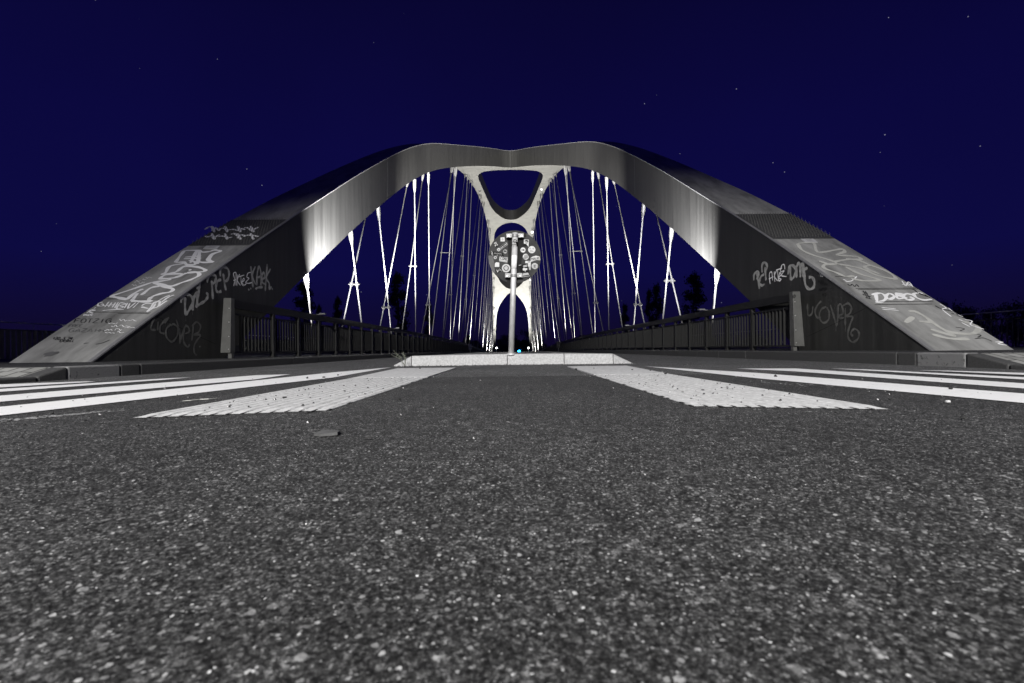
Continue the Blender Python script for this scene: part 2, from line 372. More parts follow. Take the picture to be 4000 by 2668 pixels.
# surface mapping for paint on the arch feet -------------------------------------------------
def on_web(px, py):
    a, b = P(px, py); s = -1 if a < 0 else 1; lo, hi = 4.7, 30
    for _ in range(40):
        m_ = (lo + hi) / 2
        if Xi(m_) * F / m_ > abs(a): lo = m_
        else: hi = m_
    d = (lo + hi) / 2
    k = (Xi(d + .1) - Xi(d - .1)) / .2
    return Vector((s * Xi(d), d, H + b * d / F)), Vector((-s, k, 0)).normalized()
def on_top(px, py):
    a, b = P(px, py); lo, hi = 4.8, 18
    for _ in range(40):
        m_ = (lo + hi) / 2
        if zt(m_) < H + b * m_ / F: lo = m_
        else: hi = m_
    d = (lo + hi) / 2; k = (zt(d + .1) - zt(d - .1)) / .2
    return Vector((a * d / F, d, zt(d))), Vector((0, -k, 1)).normalized()
ZA = lambda x, y: (600 + x / 2.612, 900 + y / 2.612)
ZB = lambda x, y: (x / 2.137, 900 + y / 2.137)
ZR = lambda x, y: (2900 + x / 1.742, 750 + y / 1.742)
off_n = [0]
def paint(name, strokes, zf, surf, wd, m_, label=None, n=5, dbl=False):
    m = MB()
    for st in strokes:
        if len(st) == 1: st = [(st[0][0] - 2, st[0][1]), (st[0][0] + 2, st[0][1])]
        sm = cr(st, n)
        pp, nn = [], []
        for q in sm:
            a, b = surf(*zf(*q)); pp.append(a); nn.append(b)
        off_n[0] = (off_n[0] + 1) % 9
        m.ribbon(pp, nn, wd, .003 + off_n[0] * .0004)
    o = m.build(name, m_, bridge)
    if label: o['label'] = label
    return o
web, top = on_web, on_top
# left inner face
paint('graffiti', [[(320,680),(318,770),(325,868)], [(278,738),(285,690),(325,655),(370,662),(398,705),(385,765),(352,825),(325,862)],
   [(408,665),(402,740),(395,818)], [(400,730),(420,665),(442,630),(441,700),(434,790)], [(470,518),(462,600),(447,690),(445,762),(480,745),(520,720),(548,680),(548,652),(532,635)], [(430,588),(476,578)],
   [(590,512),(596,600),(602,702)], [(545,535),(550,485),(595,452),(632,470),(622,525),(590,552)], [(688,502),(655,515),(636,560),(640,615),(665,630),(690,618)],
   [(708,440),(722,540),(737,612)], [(680,470),(678,405),(718,372),(758,398),(768,455),(748,508),(712,522)]],
   ZA, web, .045, M['spray_mid'], 'silver spray tag reading DMT PCP')
paint('graffiti', [[(815,568),(826,505),(812,442),(838,432),(838,500),(838,562)], [(812,512),(842,500)], [(852,450),(848,568)], [(876,445),(852,508),(884,562)],
   [(888,478),(893,540),(915,568)], [(868,474),(922,455)], [(905,525),(926,505),(916,490),(900,530),(922,558),(942,545)], [(988,428),(960,438),(950,478),(972,490),(938,530),(965,540),(1002,532)]],
   ZA, web, .018, M['spray'], 'thin white tag reading AKTE')
paint('graffiti', [[(990,365),(1000,460),(1012,582)], [(1036,368),(1004,462),(1040,552)], [(1050,562),(1055,440),(1075,368),(1095,450),(1092,562)], [(1050,482),(1096,472)],
   [(1104,500),(1132,478),(1122,430),(1104,462),(1106,530),(1134,545)], [(1157,343),(1146,480),(1136,618)], [(1190,392),(1146,482),(1176,540),(1178,600),(1200,572)], [(1040,602),(1058,585),(1112,578)], [(966,612),(972,598)], [(986,600),(992,588)], [(1206,604),(1212,592)]],
   ZA, web, .042, M['spray_mid'], 'silver spray tag reading KAEK, underlined')
UC = [[(1290,720),(1256,818),(1298,832)], [(1318,760),(1312,835)], [(1408,728),(1375,750),(1335,800),(1335,850),(1372,862)], [(1370,775),(1400,740)],
   [(1425,782),(1385,825),(1388,890),(1432,930),(1476,880),(1482,815),(1445,782),(1425,800)], [(1470,745),(1498,850),(1498,945)], [(1498,945),(1530,830),(1556,788)],
   [(1545,862),(1578,845),(1570,808),(1545,802),(1530,862),(1532,930),(1562,972),(1582,950)], [(1612,790),(1600,920)], [(1600,800),(1640,765),(1672,800),(1655,850),(1615,872),(1672,874),(1640,920),(1618,970),(1622,1025),(1642,1042)], [(1660,972),(1672,968)]]
paint('graffiti', UC, ZB, web, .030, M['spray_faint'], 'faint grey spray tag reading UCOVER near the rail')
# right inner face
paint('graffiti', [[(100,542),(108,600),(118,660)], [(80,602),(82,562),(103,540),(114,565),(98,595)], [(150,562),(128,575),(118,618),(135,636),(152,626)], [(155,510),(158,560),(162,602)], [(136,548),(135,495),(155,480),(170,508),(154,542)],
   [(325,510),(328,560),(330,600)], [(312,562),(320,510),(345,500),(364,530),(355,572),(330,602)], [(368,500),(370,585)], [(370,512),(386,482),(396,520),(396,582)], [(396,512),(408,492),(418,580)],
   [(415,463),(424,560),(430,628),(455,660),(485,650),(492,610),(475,580),(453,582)], [(420,528),(446,516)]], ZR, web, .05, M['spray_mid'], 'silver spray tag reading PCP DMT')
paint('graffiti', [[(190,627),(184,562),(200,545),(207,602)], [(180,592),(212,576)], [(218,540),(222,612)], [(234,535),(220,572),(242,606)], [(240,532),(248,600),(264,600)], [(230,532),(272,518)],
   [(252,576),(266,562),(256,550),(250,582),(268,596)], [(291,527),(286,495),(270,500),(262,542),(286,536),(268,568),(302,575)]], ZR, web, .02, M['spray'], 'thin white tag reading AKTE')
paint('graffiti', [[(445,758),(448,835),(475,828),(482,775)], [(538,742),(512,770),(495,812),(508,852),(535,852)], [(572,780),(537,800),(525,850),(550,890),(586,870),(592,820),(575,785)], [(600,768),(625,850),(642,908),(652,840),(652,768)],
   [(655,842),(688,822),(672,765),(652,782),(657,850),(692,856)], [(702,790),(702,908)], [(685,775),(720,758),(742,782),(736,822),(708,846),(752,850),(735,900),(720,960),(726,1000),(755,1022),(792,992),(792,950),(762,932),(740,960),(755,982)]],
   ZR, web, .032, M['spray_faint'], 'faint grey spray tag reading UCOVER with a long curl')
bt = text2d('ALLES', 517, 612, 38, 15) + text2d('FOTZEN,', 532, 633, 56, 14) + text2d('AUsER', 524, 668, 50, 16) + text2d('VJ!', 548, 710, 28, 22)
paint('graffiti', bt, ZR, web, .012, M['marker'], 'black marker writing in four short lines', 2)
paint('graffiti', [[(525,556),(535,553),(548,560)], [(527,564),(538,562),(550,568)], [(530,572),(540,572),(551,576)]], ZR, web, .01, M['spray'])
drp = random.Random(5)
for zf, surf_pts, nm in ((ZA, [(325,868),(395,815),(445,780),(600,700),(737,612),(660,625),(1012,582),(1136,612)], 'a'), (ZR, [(118,660),(162,600),(330,600),(396,582),(640,905),(702,905)], 'b')):
    paint('paint_drip', [[(x, y), (x + drp.uniform(-2, 2), y + drp.uniform(14, 30)), (x + drp.uniform(-2, 2), y + drp.uniform(35, 60))] for x, y in surf_pts], zf, web, .009, M['spray_faint'], 'thin runs of paint below the tags')
# weld seams on the webs
def seam(pxs, m_='lip', wd=.028, surf=web):
    paint('weld_seam', [[p for p in pxs]], lambda x, y: (x, y), surf, wd, M[m_])
seam([(1513,628),(1513,700),(1512,778)]); seam([(2478,616),(2480,700),(2481,760)])  # these seams carry a lit, paler tone in their colour
seam([(1738,566),(1737,610),(1737,650)], 'groove', .03); seam([(2249,560),(2249,600),(2251,648)], 'groove', .03)
seam([ZB(1285,708), ZB(1540,830), ZB(1800,950)], 'groove', .008); seam([ZR(440,985), ZR(640,890), ZR(860,780)], 'groove', .008)
for ya, yb in (((1880,575),(1880,656)), ((2110,573),(2110,657)), ((1612,586),(1612,712)), ((2375,571),(2375,700))):
    seam([ya, ((ya[0] + yb[0]) / 2, (ya[1] + yb[1]) / 2), yb], 'web', .02)
# left sloping top face
paint('graffiti', [[(1540,170),(1500,222),(1466,270)], [(1466,270),(1530,266),(1562,286),(1625,287),(1642,262),(1700,268),(1782,266)], [(1782,266),(1745,242),(1782,200),(1852,172)], [(1852,172),(1790,166),(1750,178),(1690,182),(1650,168),(1540,170)], [(1760,262),(1735,240),(1770,200),(1830,178)],
   [(1592,272),(1645,168)], [(1668,165),(1652,282)], [(1545,225),(1680,216)], [(1535,239),(1680,236)], [(1580,252),(1640,268)],
   [(1530,278),(1420,300),(1385,350),(1360,367),(1440,356),(1482,340),(1532,302),(1576,294)], [(1482,345),(1532,306),(1640,305),(1712,330),(1690,346),(1560,356)], [(1560,356),(1530,370),(1460,396),(1342,404),(1392,370),(1522,366),(1460,396)], [(1575,334),(1600,328)],
   [(1560,354),(1640,350),(1664,376),(1600,410),(1520,437),(1432,467),(1360,456),(1290,436)], [(1432,410),(1350,425),(1270,436)],
   [(1270,436),(1090,498),(920,553)], [(920,553),(1000,566),(1060,581)], [(1060,581),(1120,530),(1195,490)], [(1282,436),(1360,466),(1442,490),(1420,515),(1340,530),(1270,555),(1245,582),(1262,597)], [(1262,597),(1180,594),(1100,590)], [(1100,590),(1150,525)], [(1183,541),(1260,482),(1342,466)]],
   ZB, top, .060, M['spray'], 'large white outline lettering on the sloping face')
paint('graffiti', [[(860,600),(822,612),(822,632),(860,632),(862,618),(842,618)], [(802,645),(786,656)], [(762,665),(726,692)], [(762,665),(798,670),(746,680),(778,694)]] +
   [[(912,598),(878,642)], [(934,603),(905,642)], [(862,632),(965,620)], [(966,603),(938,645)], [(990,600),(958,650)], [(1006,604),(975,655),(1032,642),(1002,630),(1052,616),(1006,604)], [(1066,608),(1040,652)], [(1086,610),(1070,655),(1134,604)], [(1160,604),(1112,650)], [(856,673),(940,664),(1036,662)]],
   ZB, top, .022, M['spray'], 'white tag in slanted capitals')
paint('graffiti', [[(1228,684),(1262,640),(1292,600),(1335,598),(1312,642),(1250,652)], [(1232,680),(1270,655),(1300,612)], [(1340,622),(1395,588)], [(1350,602),(1402,562),(1455,540)], [(1290,612),(1372,562),(1420,545)], [(1185,632),(1215,614),(1268,612)], [(1180,640),(1240,655)], [(1320,640),(1380,600)]],
   ZB, top, .03, M['spray'], 'thick white tag on the inner edge')
sc_ = []
rr = random.Random(3)
for (x, y, w_) in ((905,780,80),(1000,750,60),(1060,752,80),(930,800,60),(1000,800,90),(870,830,70),(960,830,60),(1040,815,90),(880,852,80),(980,850,60),(1190,410,40),(1120,425,60),(1160,440,50),(1100,455,40),(1210,400,60)):
    sc_.append([(x + w_ * k / 5, y + rr.uniform(-9, 9)) for k in range(6)])
paint('graffiti', sc_ + text2d('BAKERZ', 698, 714, 78, 12, shear=.3), ZB, top, .009, M['spray'], 'thin white scribbles')
paint('graffiti', text2d('FOTZIG', 618, 772, 300, 32, shear=.5) + text2d('+20.3.24.', 440, 915, 180, 22, shear=.4) + text2d('Domi', 500, 934, 115, 22, shear=.4) + [[(800,952),(860,940),(918,915)], [(700,946),(740,940)]],
   ZB, top, .011, M['marker'], 'black marker writing', 2)
paint('graffiti', text2d('FREE', 572, 808, 110, 20, shear=.5) + text2d('GAZA', 572, 850, 195, 28, shear=.5) + text2d('HH', 790, 848, 70, 24, shear=.6), ZB, top, .008, M['marker_faint'], 'faded marker writing', 2)
paint('graffiti', [[(378,1040),(400,1028),(440,1024),(472,1023),(450,1034),(410,1044),(380,1046)], [(390,1040),(460,1028)]], ZB, top, .05, M['marker_faint'], 'dark scuff near the ground')
for y0, xa, xb in ((556,890,1462),(573,868,1430),(683,700,1258),(694,985,1248)):
    seam([ZB(xa, y0), ZB((xa + xb) / 2, y0 + 1), ZB(xb, y0 + 2)], 'groove', .010, top)
# right sloping top face
paint('graffiti', [[(905,690),(914,745)], [(880,702),(938,690),(978,718),(952,745),(905,752)], [(1000,690),(972,712),(1000,732),(1032,712),(1000,690)], [(1046,690),(1052,727)], [(1040,690),(1096,695),(1062,708),(1112,720),(1054,728)], [(1165,702),(1115,694),(1092,714),(1130,736),(1164,726),(1138,714)], [(1225,690),(1168,692),(1178,716),(1232,736),(1290,730)]],
   ZR, top, .045, M['spray'], 'thick white tag reading DOBGC')
paint('graffiti', [[(375,352),(405,395),(480,430),(580,460),(640,488),(560,496),(558,520),(640,550),(700,576),(762,572)], [(375,352),(480,346),(512,410),(630,396),(682,390),(692,410),(642,430),(772,440),(802,460),(702,455)], [(620,476),(760,460),(870,500),(980,540),(1042,592),(920,570),(800,520),(645,490)], [(700,510),(800,560),(932,600),(832,606),(740,590)], [(870,500),(830,515),(930,560)], [(520,470),(600,500)],
   [(1110,890),(1162,850)], [(1130,812),(1190,820),(1282,882),(1200,880)], [(1280,935),(1442,980),(1372,940)], [(1282,882),(1400,950),(1562,965),(1602,920),(1500,880)], [(1290,970),(1420,1000),(1540,1000)]],
   ZR, top, .06, M['spray_top'], 'large washed out grey outline lettering')
paint('graffiti', [[(684,596),(708,606)], [(700,612),(742,606),(778,576)], [(946,788),(1042,798)], [(950,800),(1062,808)], [(1085,605),(1110,640),(1130,612),(1158,645)], [(1090,620),(1120,622),(1150,640)], [(1085,630),(1110,632),(1140,640)], [(1340,762),(1385,790),(1360,800),(1420,850)], [(1400,790),(1450,830),(1500,850)], [(1470,868),(1500,880)], [(1490,890),(1545,918)], [(1510,870),(1560,880),(1550,905),(1600,922)], [(1580,918),(1642,936)], [(1590,922),(1620,926)], [(1720,1022),(1770,1022),(1740,1034),(1800,1044)]],
   ZR, top, .018, M['spray'], 'small white scribbles')
paint('graffiti', [[(812,680),(850,690),(820,700),(870,712),(838,720),(880,730)], [(820,672),(850,720)], [(835,675),(868,728)], [(715,628),(735,640),(745,628),(765,645),(775,630),(792,648)], [(1145,662),(1170,668),(1195,690),(1230,700),(1200,688)], [(1200,690),(1260,715),(1240,700),(1300,735)], [(1310,775),(1360,800),(1420,812),(1480,850)], [(1420,830),(1460,832),(1500,856)], [(1450,920),(1510,932),(1480,945)], [(1550,960),(1620,975),(1600,990)], [(1580,1000),(1640,995),(1700,1018)], [(630,575),(720,580)]],
   ZR, top, .012, M['marker'], 'black marker scribbles')
for y0, xa, xb in ((658,770,1190),(665,785,1200),(748,920,1300),(768,900,1290)):
    seam([ZR(xa, y0), ZR((xa + xb) / 2, y0 - 2), ZR(xb, y0 - 4)], 'groove', .010, top)
# small notices
for zf, q, lab in ((ZB, [(1725,132),(1842,132),(1812,160),(1697,156)], 'small white notice on the left foot'), (ZR, [(395,322),(482,322),(512,346),(425,344)], 'small white notice on the right foot')):
    m = MB(); c = [on_top(*zf(*p)) for p in q]; nn = c[0][1]
    lo = [p + nn * .001 for p, _ in c]; hi = [p + nn * .012 for p, _ in c]
    m.hexa([hi[3] - nn * .011, hi[2] - nn * .011, hi[1] - nn * .011, hi[0] - nn * .011, hi[3], hi[2], hi[1], hi[0]])
    for t_ in (.25, .42, .6, .76):
        a = hi[3].lerp(hi[0], t_); b = hi[2].lerp(hi[1], t_)
        m.ribbon([a.lerp(b, .3), a.lerp(b, .75)], nn, .006, .002, 1)
    m.build('notice', [M['white'], M['marker_faint']], bridge)['label'] = lab
# anti-climb spike mats
for s in (-1, 1):
    m = MB(); da, db = 8.9, 10.15
    n_ = 8
    for i in range(n_):
        d1 = da + (db - da) * i / n_; d2 = da + (db - da) * (i + 1) / n_
        q = [(s * (Xi(d1) + .03), d1, zt(d1) + .012), (s * (Xo(d1) - .01), d1, zt(d1) + .012), (s * (Xo(d2) - .01), d2, zt(d2) + .012), (s * (Xi(d2) + .03), d2, zt(d2) + .012)]
        m.poly(q if s > 0 else q[::-1])
    x0, x1 = Xi(da) + .03, Xo(da) - .01
    q = [(s * x0, da, zt(da) - .01), (s * x1, da, zt(da) - .01), (s * x1, da, zt(da) + .014), (s * x0, da, zt(da) + .014)]
    m.poly(q)
    mat_o = m.build('spike_mat', M['mat'], bridge)
    sp = MB(); k = Vector((0, -.62, .78))
    rows = 22
    for i in range(rows):
        d1 = da + .05 + (db - da - .1) * i / (rows - 1)
        for j in range(21):
            x = s * (Xi(d1) + .06 + (Xo(d1) - Xi(d1) - .09) * (j + .5 * (i % 2)) / 20.5)
            p = Vector((x, d1, zt(d1) + .012)); q = p + k * .012 + Vector((0, -.005, .062))
            r_ = .006; n0 = len(sp.v)
            for a in range(4): sp.v.append((p.x + r_ * math.cos(a * 1.571), p.y + r_ * math.sin(a * 1.571), p.z))
            sp.v.append(tuple(q))
            for a in range(4): sp.f.append((n0 + a, n0 + (a + 1) % 4, n0 + 4)); sp.m.append(0)
    so = sp.build('spikes', M['rail_plate'], None); so['kind'] = 'stuff'; so.parent = mat_o; so.matrix_parent_inverse = mat_o.matrix_parent_inverse.inverted() if False else Matrix()
    so.matrix_parent_inverse = Matrix.Identity(4)
    mat_o_w = mat_o
# white spray over the left mat
def on_mat(px, py):
    p, n = on_top(px, py); return p + n * .02, n
ZC = lambda x, y: (x / 1.742, 800 + y / 1.742)
strk = []
for k in range(16):
    x = 1400 + (k % 8) * 44; y = 172 + (k // 8) * 50
    strk.append([(x, y + rr.uniform(-14, 14)), (x + 22, y + rr.uniform(-22, 22)), (x + 52, y + rr.uniform(-14, 14))])
    if k % 2: strk.append([(x, y - 20), (x + 20, y + 22)])
paint('graffiti', strk, ZC, on_mat, .05, M['spray'], 'white spray across the spike mat')

# ------------------------------------------------------------------ hangers
tops = [11.6, 14.2, 16.6, 22.0, 25.2, 33.4, 37.2, 46.0, 49.6, 58.0, 61.8]
botA = [12.3, 16.4, 20.3, 25.0, 29.2, 34.0, 38.6, 44.0, 49.5, 55.2, 61.0]
botB = [None, None, 14.3, 18.3, 22.2, 26.6, 30.5, 35.4, 40.6, 46.2, 52.0]
tops += [132 - t for t in tops[::-1]]; bA2 = botA + [None if t is None else 132 - t for t in botB[::-1]]
bB2 = botB + [132 - t for t in botA[::-1]]
def htop(d):
    x = (Xi(d) + Xo(d)) / 2 if d < 34 else Xo(d) - .32
    return x
for s in (-1, 1):
    lines = []
    for k, dt in enumerate(tops):
        for w_, bl in ((0, bA2), (1, bB2)):
            if bl[k] is None: continue
            off = -.11 if w_ == 0 else .11
            a = Vector((s * (htop(dt) + off), dt + (-.1 if w_ else .1), zb(dt) + .02)); b = Vector((s * (5.42 + off), bl[k], DK(bl[k]) + .12))
            r_ = .024 if dt > 30 else .025
            t = (b - a).normalized()
            m = MB(); m.tube([a + t * .5, b], r_, 8)
            h_ = m.build('hanger', M['cable' if (w_ == 0) == (dt < 66) else 'cable_shaded'], bridge, True)
            m = MB(); m.tube([a, a + t * .12, a + t * .14, a + t * .52, a + t * .75], [.045, .045, .08, .07, r_ + .006], 10)
            m.box((a.x - .02, a.y - .16, a.z - .05), (a.x + .02, a.y + .16, a.z + .02))
            o = m.build('socket', M['socket'], None); o.parent = h_; o.matrix_parent_inverse = Matrix.Identity(4)
            lines.append((k, w_, a, b))
    for k in range(len(tops) - 1):
        A = [l for l in lines if l[0] == k and l[1] == 0]; B = [l for l in lines if l[0] == k + 1 and l[1] == 1]
        if not A or not B: continue
        _, _, a0, a1 = A[0]; _, _, b0, b1 = B[0]
        best = min(range(1, 100), key=lambda i: abs((a1.y + (a0.y - a1.y) * i / 100) - (b1.y + (b0.y - b1.y) * ((a1.z + (a0.z - a1.z) * i / 100) - b1.z) / (b0.z - b1.z))))
        p = a1.lerp(a0, best / 100); q = b1 + (b0 - b1) * ((p.z - b1.z) / (b0.z - b1.z))
        if (p - q).length > .8: continue
        m = MB(); u = (q - p).normalized(); m.tube([p - u * .09, q + u * .09], .022, 6)
        ta = (a0 - a1).normalized(); tb = (b0 - b1).normalized()
        m.tube([p - ta * .05, p + ta * .05], .062, 8); m.tube([q - tb * .05, q + tb * .05], .062, 8)
        m.build('cable_clamp', M['socket'], bridge)
# luminaires under the ribs
for s in (-1, 1):
    for d_, x_, z_ in ((56, 3.80, 19.75), (76, 3.52, 19.65), (96, 3.84, 14.75)):
        m = MB(); m.box((s * x_ - .12, d_ - .12, z_ + .02), (s * x_ + .12, d_ + .3, z_ + .2)); m.box((s * x_ - .03, d_, z_ + .2), (s * x_ + .03, d_ + .06, zb(d_) + .01))
        f_ = m.build('floodlight', M['rail'], bridge)
        m = MB(); r_ = .17 if (s > 0 and d_ == 76) else .12 if s > 0 else .06
        m.tube([(s * x_, d_ - .14, z_ + .1), (s * x_, d_ - .12, z_ + .1)], r_, 12)
        o = m.build('lens', M['lamp'] if s > 0 else M['lamp_dim'], None); o.parent = f_; o.matrix_parent_inverse = Matrix.Identity(4)

# ------------------------------------------------------------------ ground, road, footways
def strip(name, xs, z0, d0, d1, m_, n=60, kind='structure'):
    m = MB(); ds = [d0 + (d1 - d0) * (i / n) for i in range(n + 1)]
    for i, d in enumerate(ds):
        for x in xs: m.v.append((x, d, z0 + DK(d)))
    k = len(xs)
    for i in range(n):
        for j in range(k - 1):
            a = i * k + j; m.f.append((a, a + 1, a + 1 + k, a + k)); m.m.append(0)
    return tag(m.build(name, m_), kind=kind)
KL, KR = 3.55, 3.90
m = MB(); m.poly([(-900, -300, -5.2), (900, -300, -5.2), (900, 1500, -5.2), (-900, 1500, -5.2)])
tag(m.build('ground', M['soil']), kind='structure')
strip('road', [-KL, 0, KR], 0, -12, 131, M['asphalt'], 90)
# near asphalt with its real stone relief
rows, cols = 430, 1150
dd = np.geomspace(.11, 3.4, rows)[:, None]; uu = np.linspace(-1, 1, cols)[None, :]
X = uu * np.minimum(1.22 * dd + .10, 3.4); Y = np.repeat(dd, cols, 1)
def hashv(ix, iy, s):
    n = (ix * 374761393 + iy * 668265263 + s * 1442695041) & 0xFFFFFFFF
    n = (n ^ (n >> 13)) * 1274126177 & 0xFFFFFFFF
    return ((n ^ (n >> 16)) & 0xFFFF) / 65535.0
def worley(X, Y, cs, s):
    gx, gy = X / cs, Y / cs; ix, iy = np.floor(gx).astype(np.int64), np.floor(gy).astype(np.int64)
    best = np.full(X.shape, 9.0); bid = np.zeros(X.shape)
    for a in (-1, 0, 1):
        for b in (-1, 0, 1):
            jx, jy = ix + a, iy + b
            d2 = (gx - jx - hashv(jx, jy, s)) ** 2 + (gy - jy - hashv(jx, jy, s + 1)) ** 2
            q = d2 < best; best = np.where(q, d2, best); bid = np.where(q, hashv(jx, jy, s + 2), bid)
    return np.sqrt(best), bid
w1, id1 = worley(X, Y, .0085, 11); w2, id2 = worley(X, Y, .004, 31)
hgt = np.clip(1 - w1 * 1.15, 0, 1) ** .7 * (.3 + .7 * id1) * .0022 + np.clip(1 - w2 * 1.2, 0, 1) * id2 * .0008
fade = np.clip((3.4 - Y) / 1.2, 0, 1) * np.clip((1 - np.abs(uu)) * 12, 0, 1)
Z = .0006 + hgt * fade
Z[:, 0] = Z[:, -1] = -.003; Z[0, :] = -.003; Z[-1, :] = -.003
V = np.stack([X, Y, Z], -1).reshape(-1, 3)
idx = np.arange(rows * cols).reshape(rows, cols)
Fq = np.stack([idx[:-1, :-1], idx[:-1, 1:], idx[1:, 1:], idx[1:, :-1]], -1).reshape(-1, 4)
me = bpy.data.meshes.new('road_surface'); me.vertices.add(len(V)); me.vertices.foreach_set('co', V.ravel())
me.loops.add(Fq.size); me.loops.foreach_set('vertex_index', Fq.ravel().astype(np.int32)); me.polygons.add(len(Fq))
me.polygons.foreach_set('loop_start', np.arange(0, Fq.size, 4, dtype=np.int32)); me.polygons.foreach_set('loop_total', np.full(len(Fq), 4, dtype=np.int32))
me.update(calc_edges=True); me.materials.append(M['asphalt_near_dim'])
me.polygons.foreach_set('use_smooth', np.ones(len(Fq), dtype=bool))
o = bpy.data.objects.new('road_surface', me); col.objects.link(o); tag(o, kind='structure')
# footways with dropped kerbs near the crossing
def footway(s, K, zk, dA, dB, dC, nm):
    """full height beyond dA; stone in a lit, paler tone dA..dB ; ramp dB..dC ; low kerb nearer than dC"""
    kt = .13
    def kz(d): return zk if d >= dB else (.038 if d <= dC else .038 + (zk - .038) * (d - dC) / (dB - dC))
    m = MB()
    ds = [-12, -4, 0, 1.5, dC - .4, dC, (dC + dB) / 2, dB, dA, 4.6, 6, 9, 14, 20] + [20 + 4 * i for i in range(1, 29)]
    xs = [K + kt, K + kt + .75, K + kt + 1.3, 8, 15]
    for d in ds:
        for j, x in enumerate(xs):
            z = kz(d) + DK(d) - .003 if j == 0 else (kz(d) + (zk - kz(d)) * (.8 if j == 1 else 1)) + DK(d) - .003
            m.v.append((s * x, d, z))
    k = len(xs)
    for i in range(len(ds) - 1):
        for j in range(k - 1):
            a = i * k + j; q = (a, a + 1, a + 1 + k, a + k); m.f.append(q if s > 0 else q[::-1]); m.m.append(1 if (ds[i] < dB - .01 and j < 3) else 0)
    tag(m.build('footway', [M['walk'], M['blocks']]), kind='structure')
    # kerb stones
    def stone(da, db, mm, first=None):
        n = 5; q = MB(); g = .004
        c = []
        for d in (da + g, db - g):
            z = kz(d) + DK(d)
            c.append((d, z))
        (d1, z1), (d2, z2) = c; x1, x2 = s * K, s * (K + kt)
        lo, hi = min(x1, x2), max(x1, x2)
        q.hexa([(lo, d1, -.2 + DK(d1)), (hi, d1, -.2 + DK(d1)), (hi, d2, -.2 + DK(d2)), (lo, d2, -.2 + DK(d2)), (lo, d1, z1), (hi, d1, z1), (hi, d2, z2), (lo, d2, z2)])
        o = q.build('kerb_stone', mm); bevel(o, .012, 2); o['kind'] = 'structure'
    stone(-3, 0, M['kerb']); stone(0, 1.5, M['kerb']); stone(1.5, dC, M['kerb']); stone(dC, dB, M['kerb']); stone(dB, dA, M['kerb_lit']); stone(dA, dA + .22, M['kerb'])
    d = dA + .22
    while d < 128:
        L_ = 1.0 if d < 14 else 4.0
        if d < 7: L_ = 3.0
        stone(d, d + L_, M['kerb']); d += L_
# block paving material
bm_ = bpy.data.materials.new('block_paving'); bm_.use_nodes = True; nt = bm_.node_tree; bb = nt.nodes['Principled BSDF']
tcn = nt.nodes.new('ShaderNodeTexCoord'); br = nt.nodes.new('ShaderNodeTexBrick'); mp = nt.nodes.new('ShaderNodeMapping')
mp.inputs['Rotation'].default_value = (0, 0, R(90))
nt.links.new(tcn.outputs['Object'], mp.inputs[0]); nt.links.new(mp.outputs[0], br.inputs['Vector'])
br.inputs['Color1'].default_value = (.26, .26, .25, 1); br.inputs['Color2'].default_value = (.19, .19, .18, 1); br.inputs['Mortar'].default_value = (.03, .03, .03, 1)
br.inputs['Scale'].default_value = 1; br.inputs['Brick Width'].default_value = .2; br.inputs['Row Height'].default_value = .1; br.inputs['Mortar Size'].default_value = .006
nt.links.new(br.outputs['Color'], bb.inputs['Base Color']); bb.inputs['Roughness'].default_value = .85
bp = nt.nodes.new('ShaderNodeBump'); bp.invert = True; bp.inputs['Strength'].default_value = .8; bp.inputs['Distance'].default_value = .006
nt.links.new(br.outputs['Fac'], bp.inputs['Height']); nt.links.new(bp.outputs[0], bb.inputs['Normal'])
M['blocks'] = bm_
footway(-1, KL, .104, 4.12, 3.63, 3.40, 'l'); footway(1, KR, .125, 4.40, 3.92, 3.58, 'r')

# ------------------------------------------------------------------ road markings
def marking(p, name='road_marking', z=.005, m_='paint_white'):
    m = MB(); q = [(x, y, z) for x, y in p]; m.poly(q); return tag(m.build(name, M[m_]), kind='structure')
def g2(px, py): v = G(px, py, .004); return (v.x, v.y)
def ext(a, b, dn):          # continue the line a-b to distance dn
    t = (dn - b[1]) / (a[1] - b[1]); return (b[0] + (a[0] - b[0]) * t, dn)
for T0, T1, B0, B1 in (((0,1590),(1300,1455),(0,1624),(1300,1475)), ((0,1546),(1000,1466),(0,1570),(1000,1482)), ((0,1520),(640,1479),(0,1531),(640,1484)), ((0,1502),(330,1490),(0,1514),(330,1494))):
    t0, t1, b0, b1 = g2(*T0), g2(*T1), g2(*B0), g2(*B1)
    tip = {1300: (1528, 1435), 1000: (1136, 1462), 640: (746, 1474), 330: (376, 1491)}[T1[0]]
    tp = g2(*tip)
    marking([ext(t0, t1, .55 if T0[1] > 1530 else 1.2), t1, tp, b1, ext(b0, b1, .55 if T0[1] > 1530 else 1.2)])
for T0, T1, B0, B1, tip in (((4000,1538),(2957,1457),(4000,1575),(2957,1478),(2520,1431)), ((4000,1498),(3106,1439.5),(4000,1518),(3106,1451),(2874,1440)),
        ((4000,1474),(3374,1443),(4000,1483),(3374,1447),(3246,1439.5)), ((4000,1457),(3700,1448),(4000,1465),(3700,1451),(3583,1447))):
    t0, t1, b0, b1, tp = g2(*T0), g2(*T1), g2(*B0), g2(*B1), g2(*tip)
    marking([ext(b0, b1, 1.0), b1, tp, t1, ext(t0, t1, 1.0)])
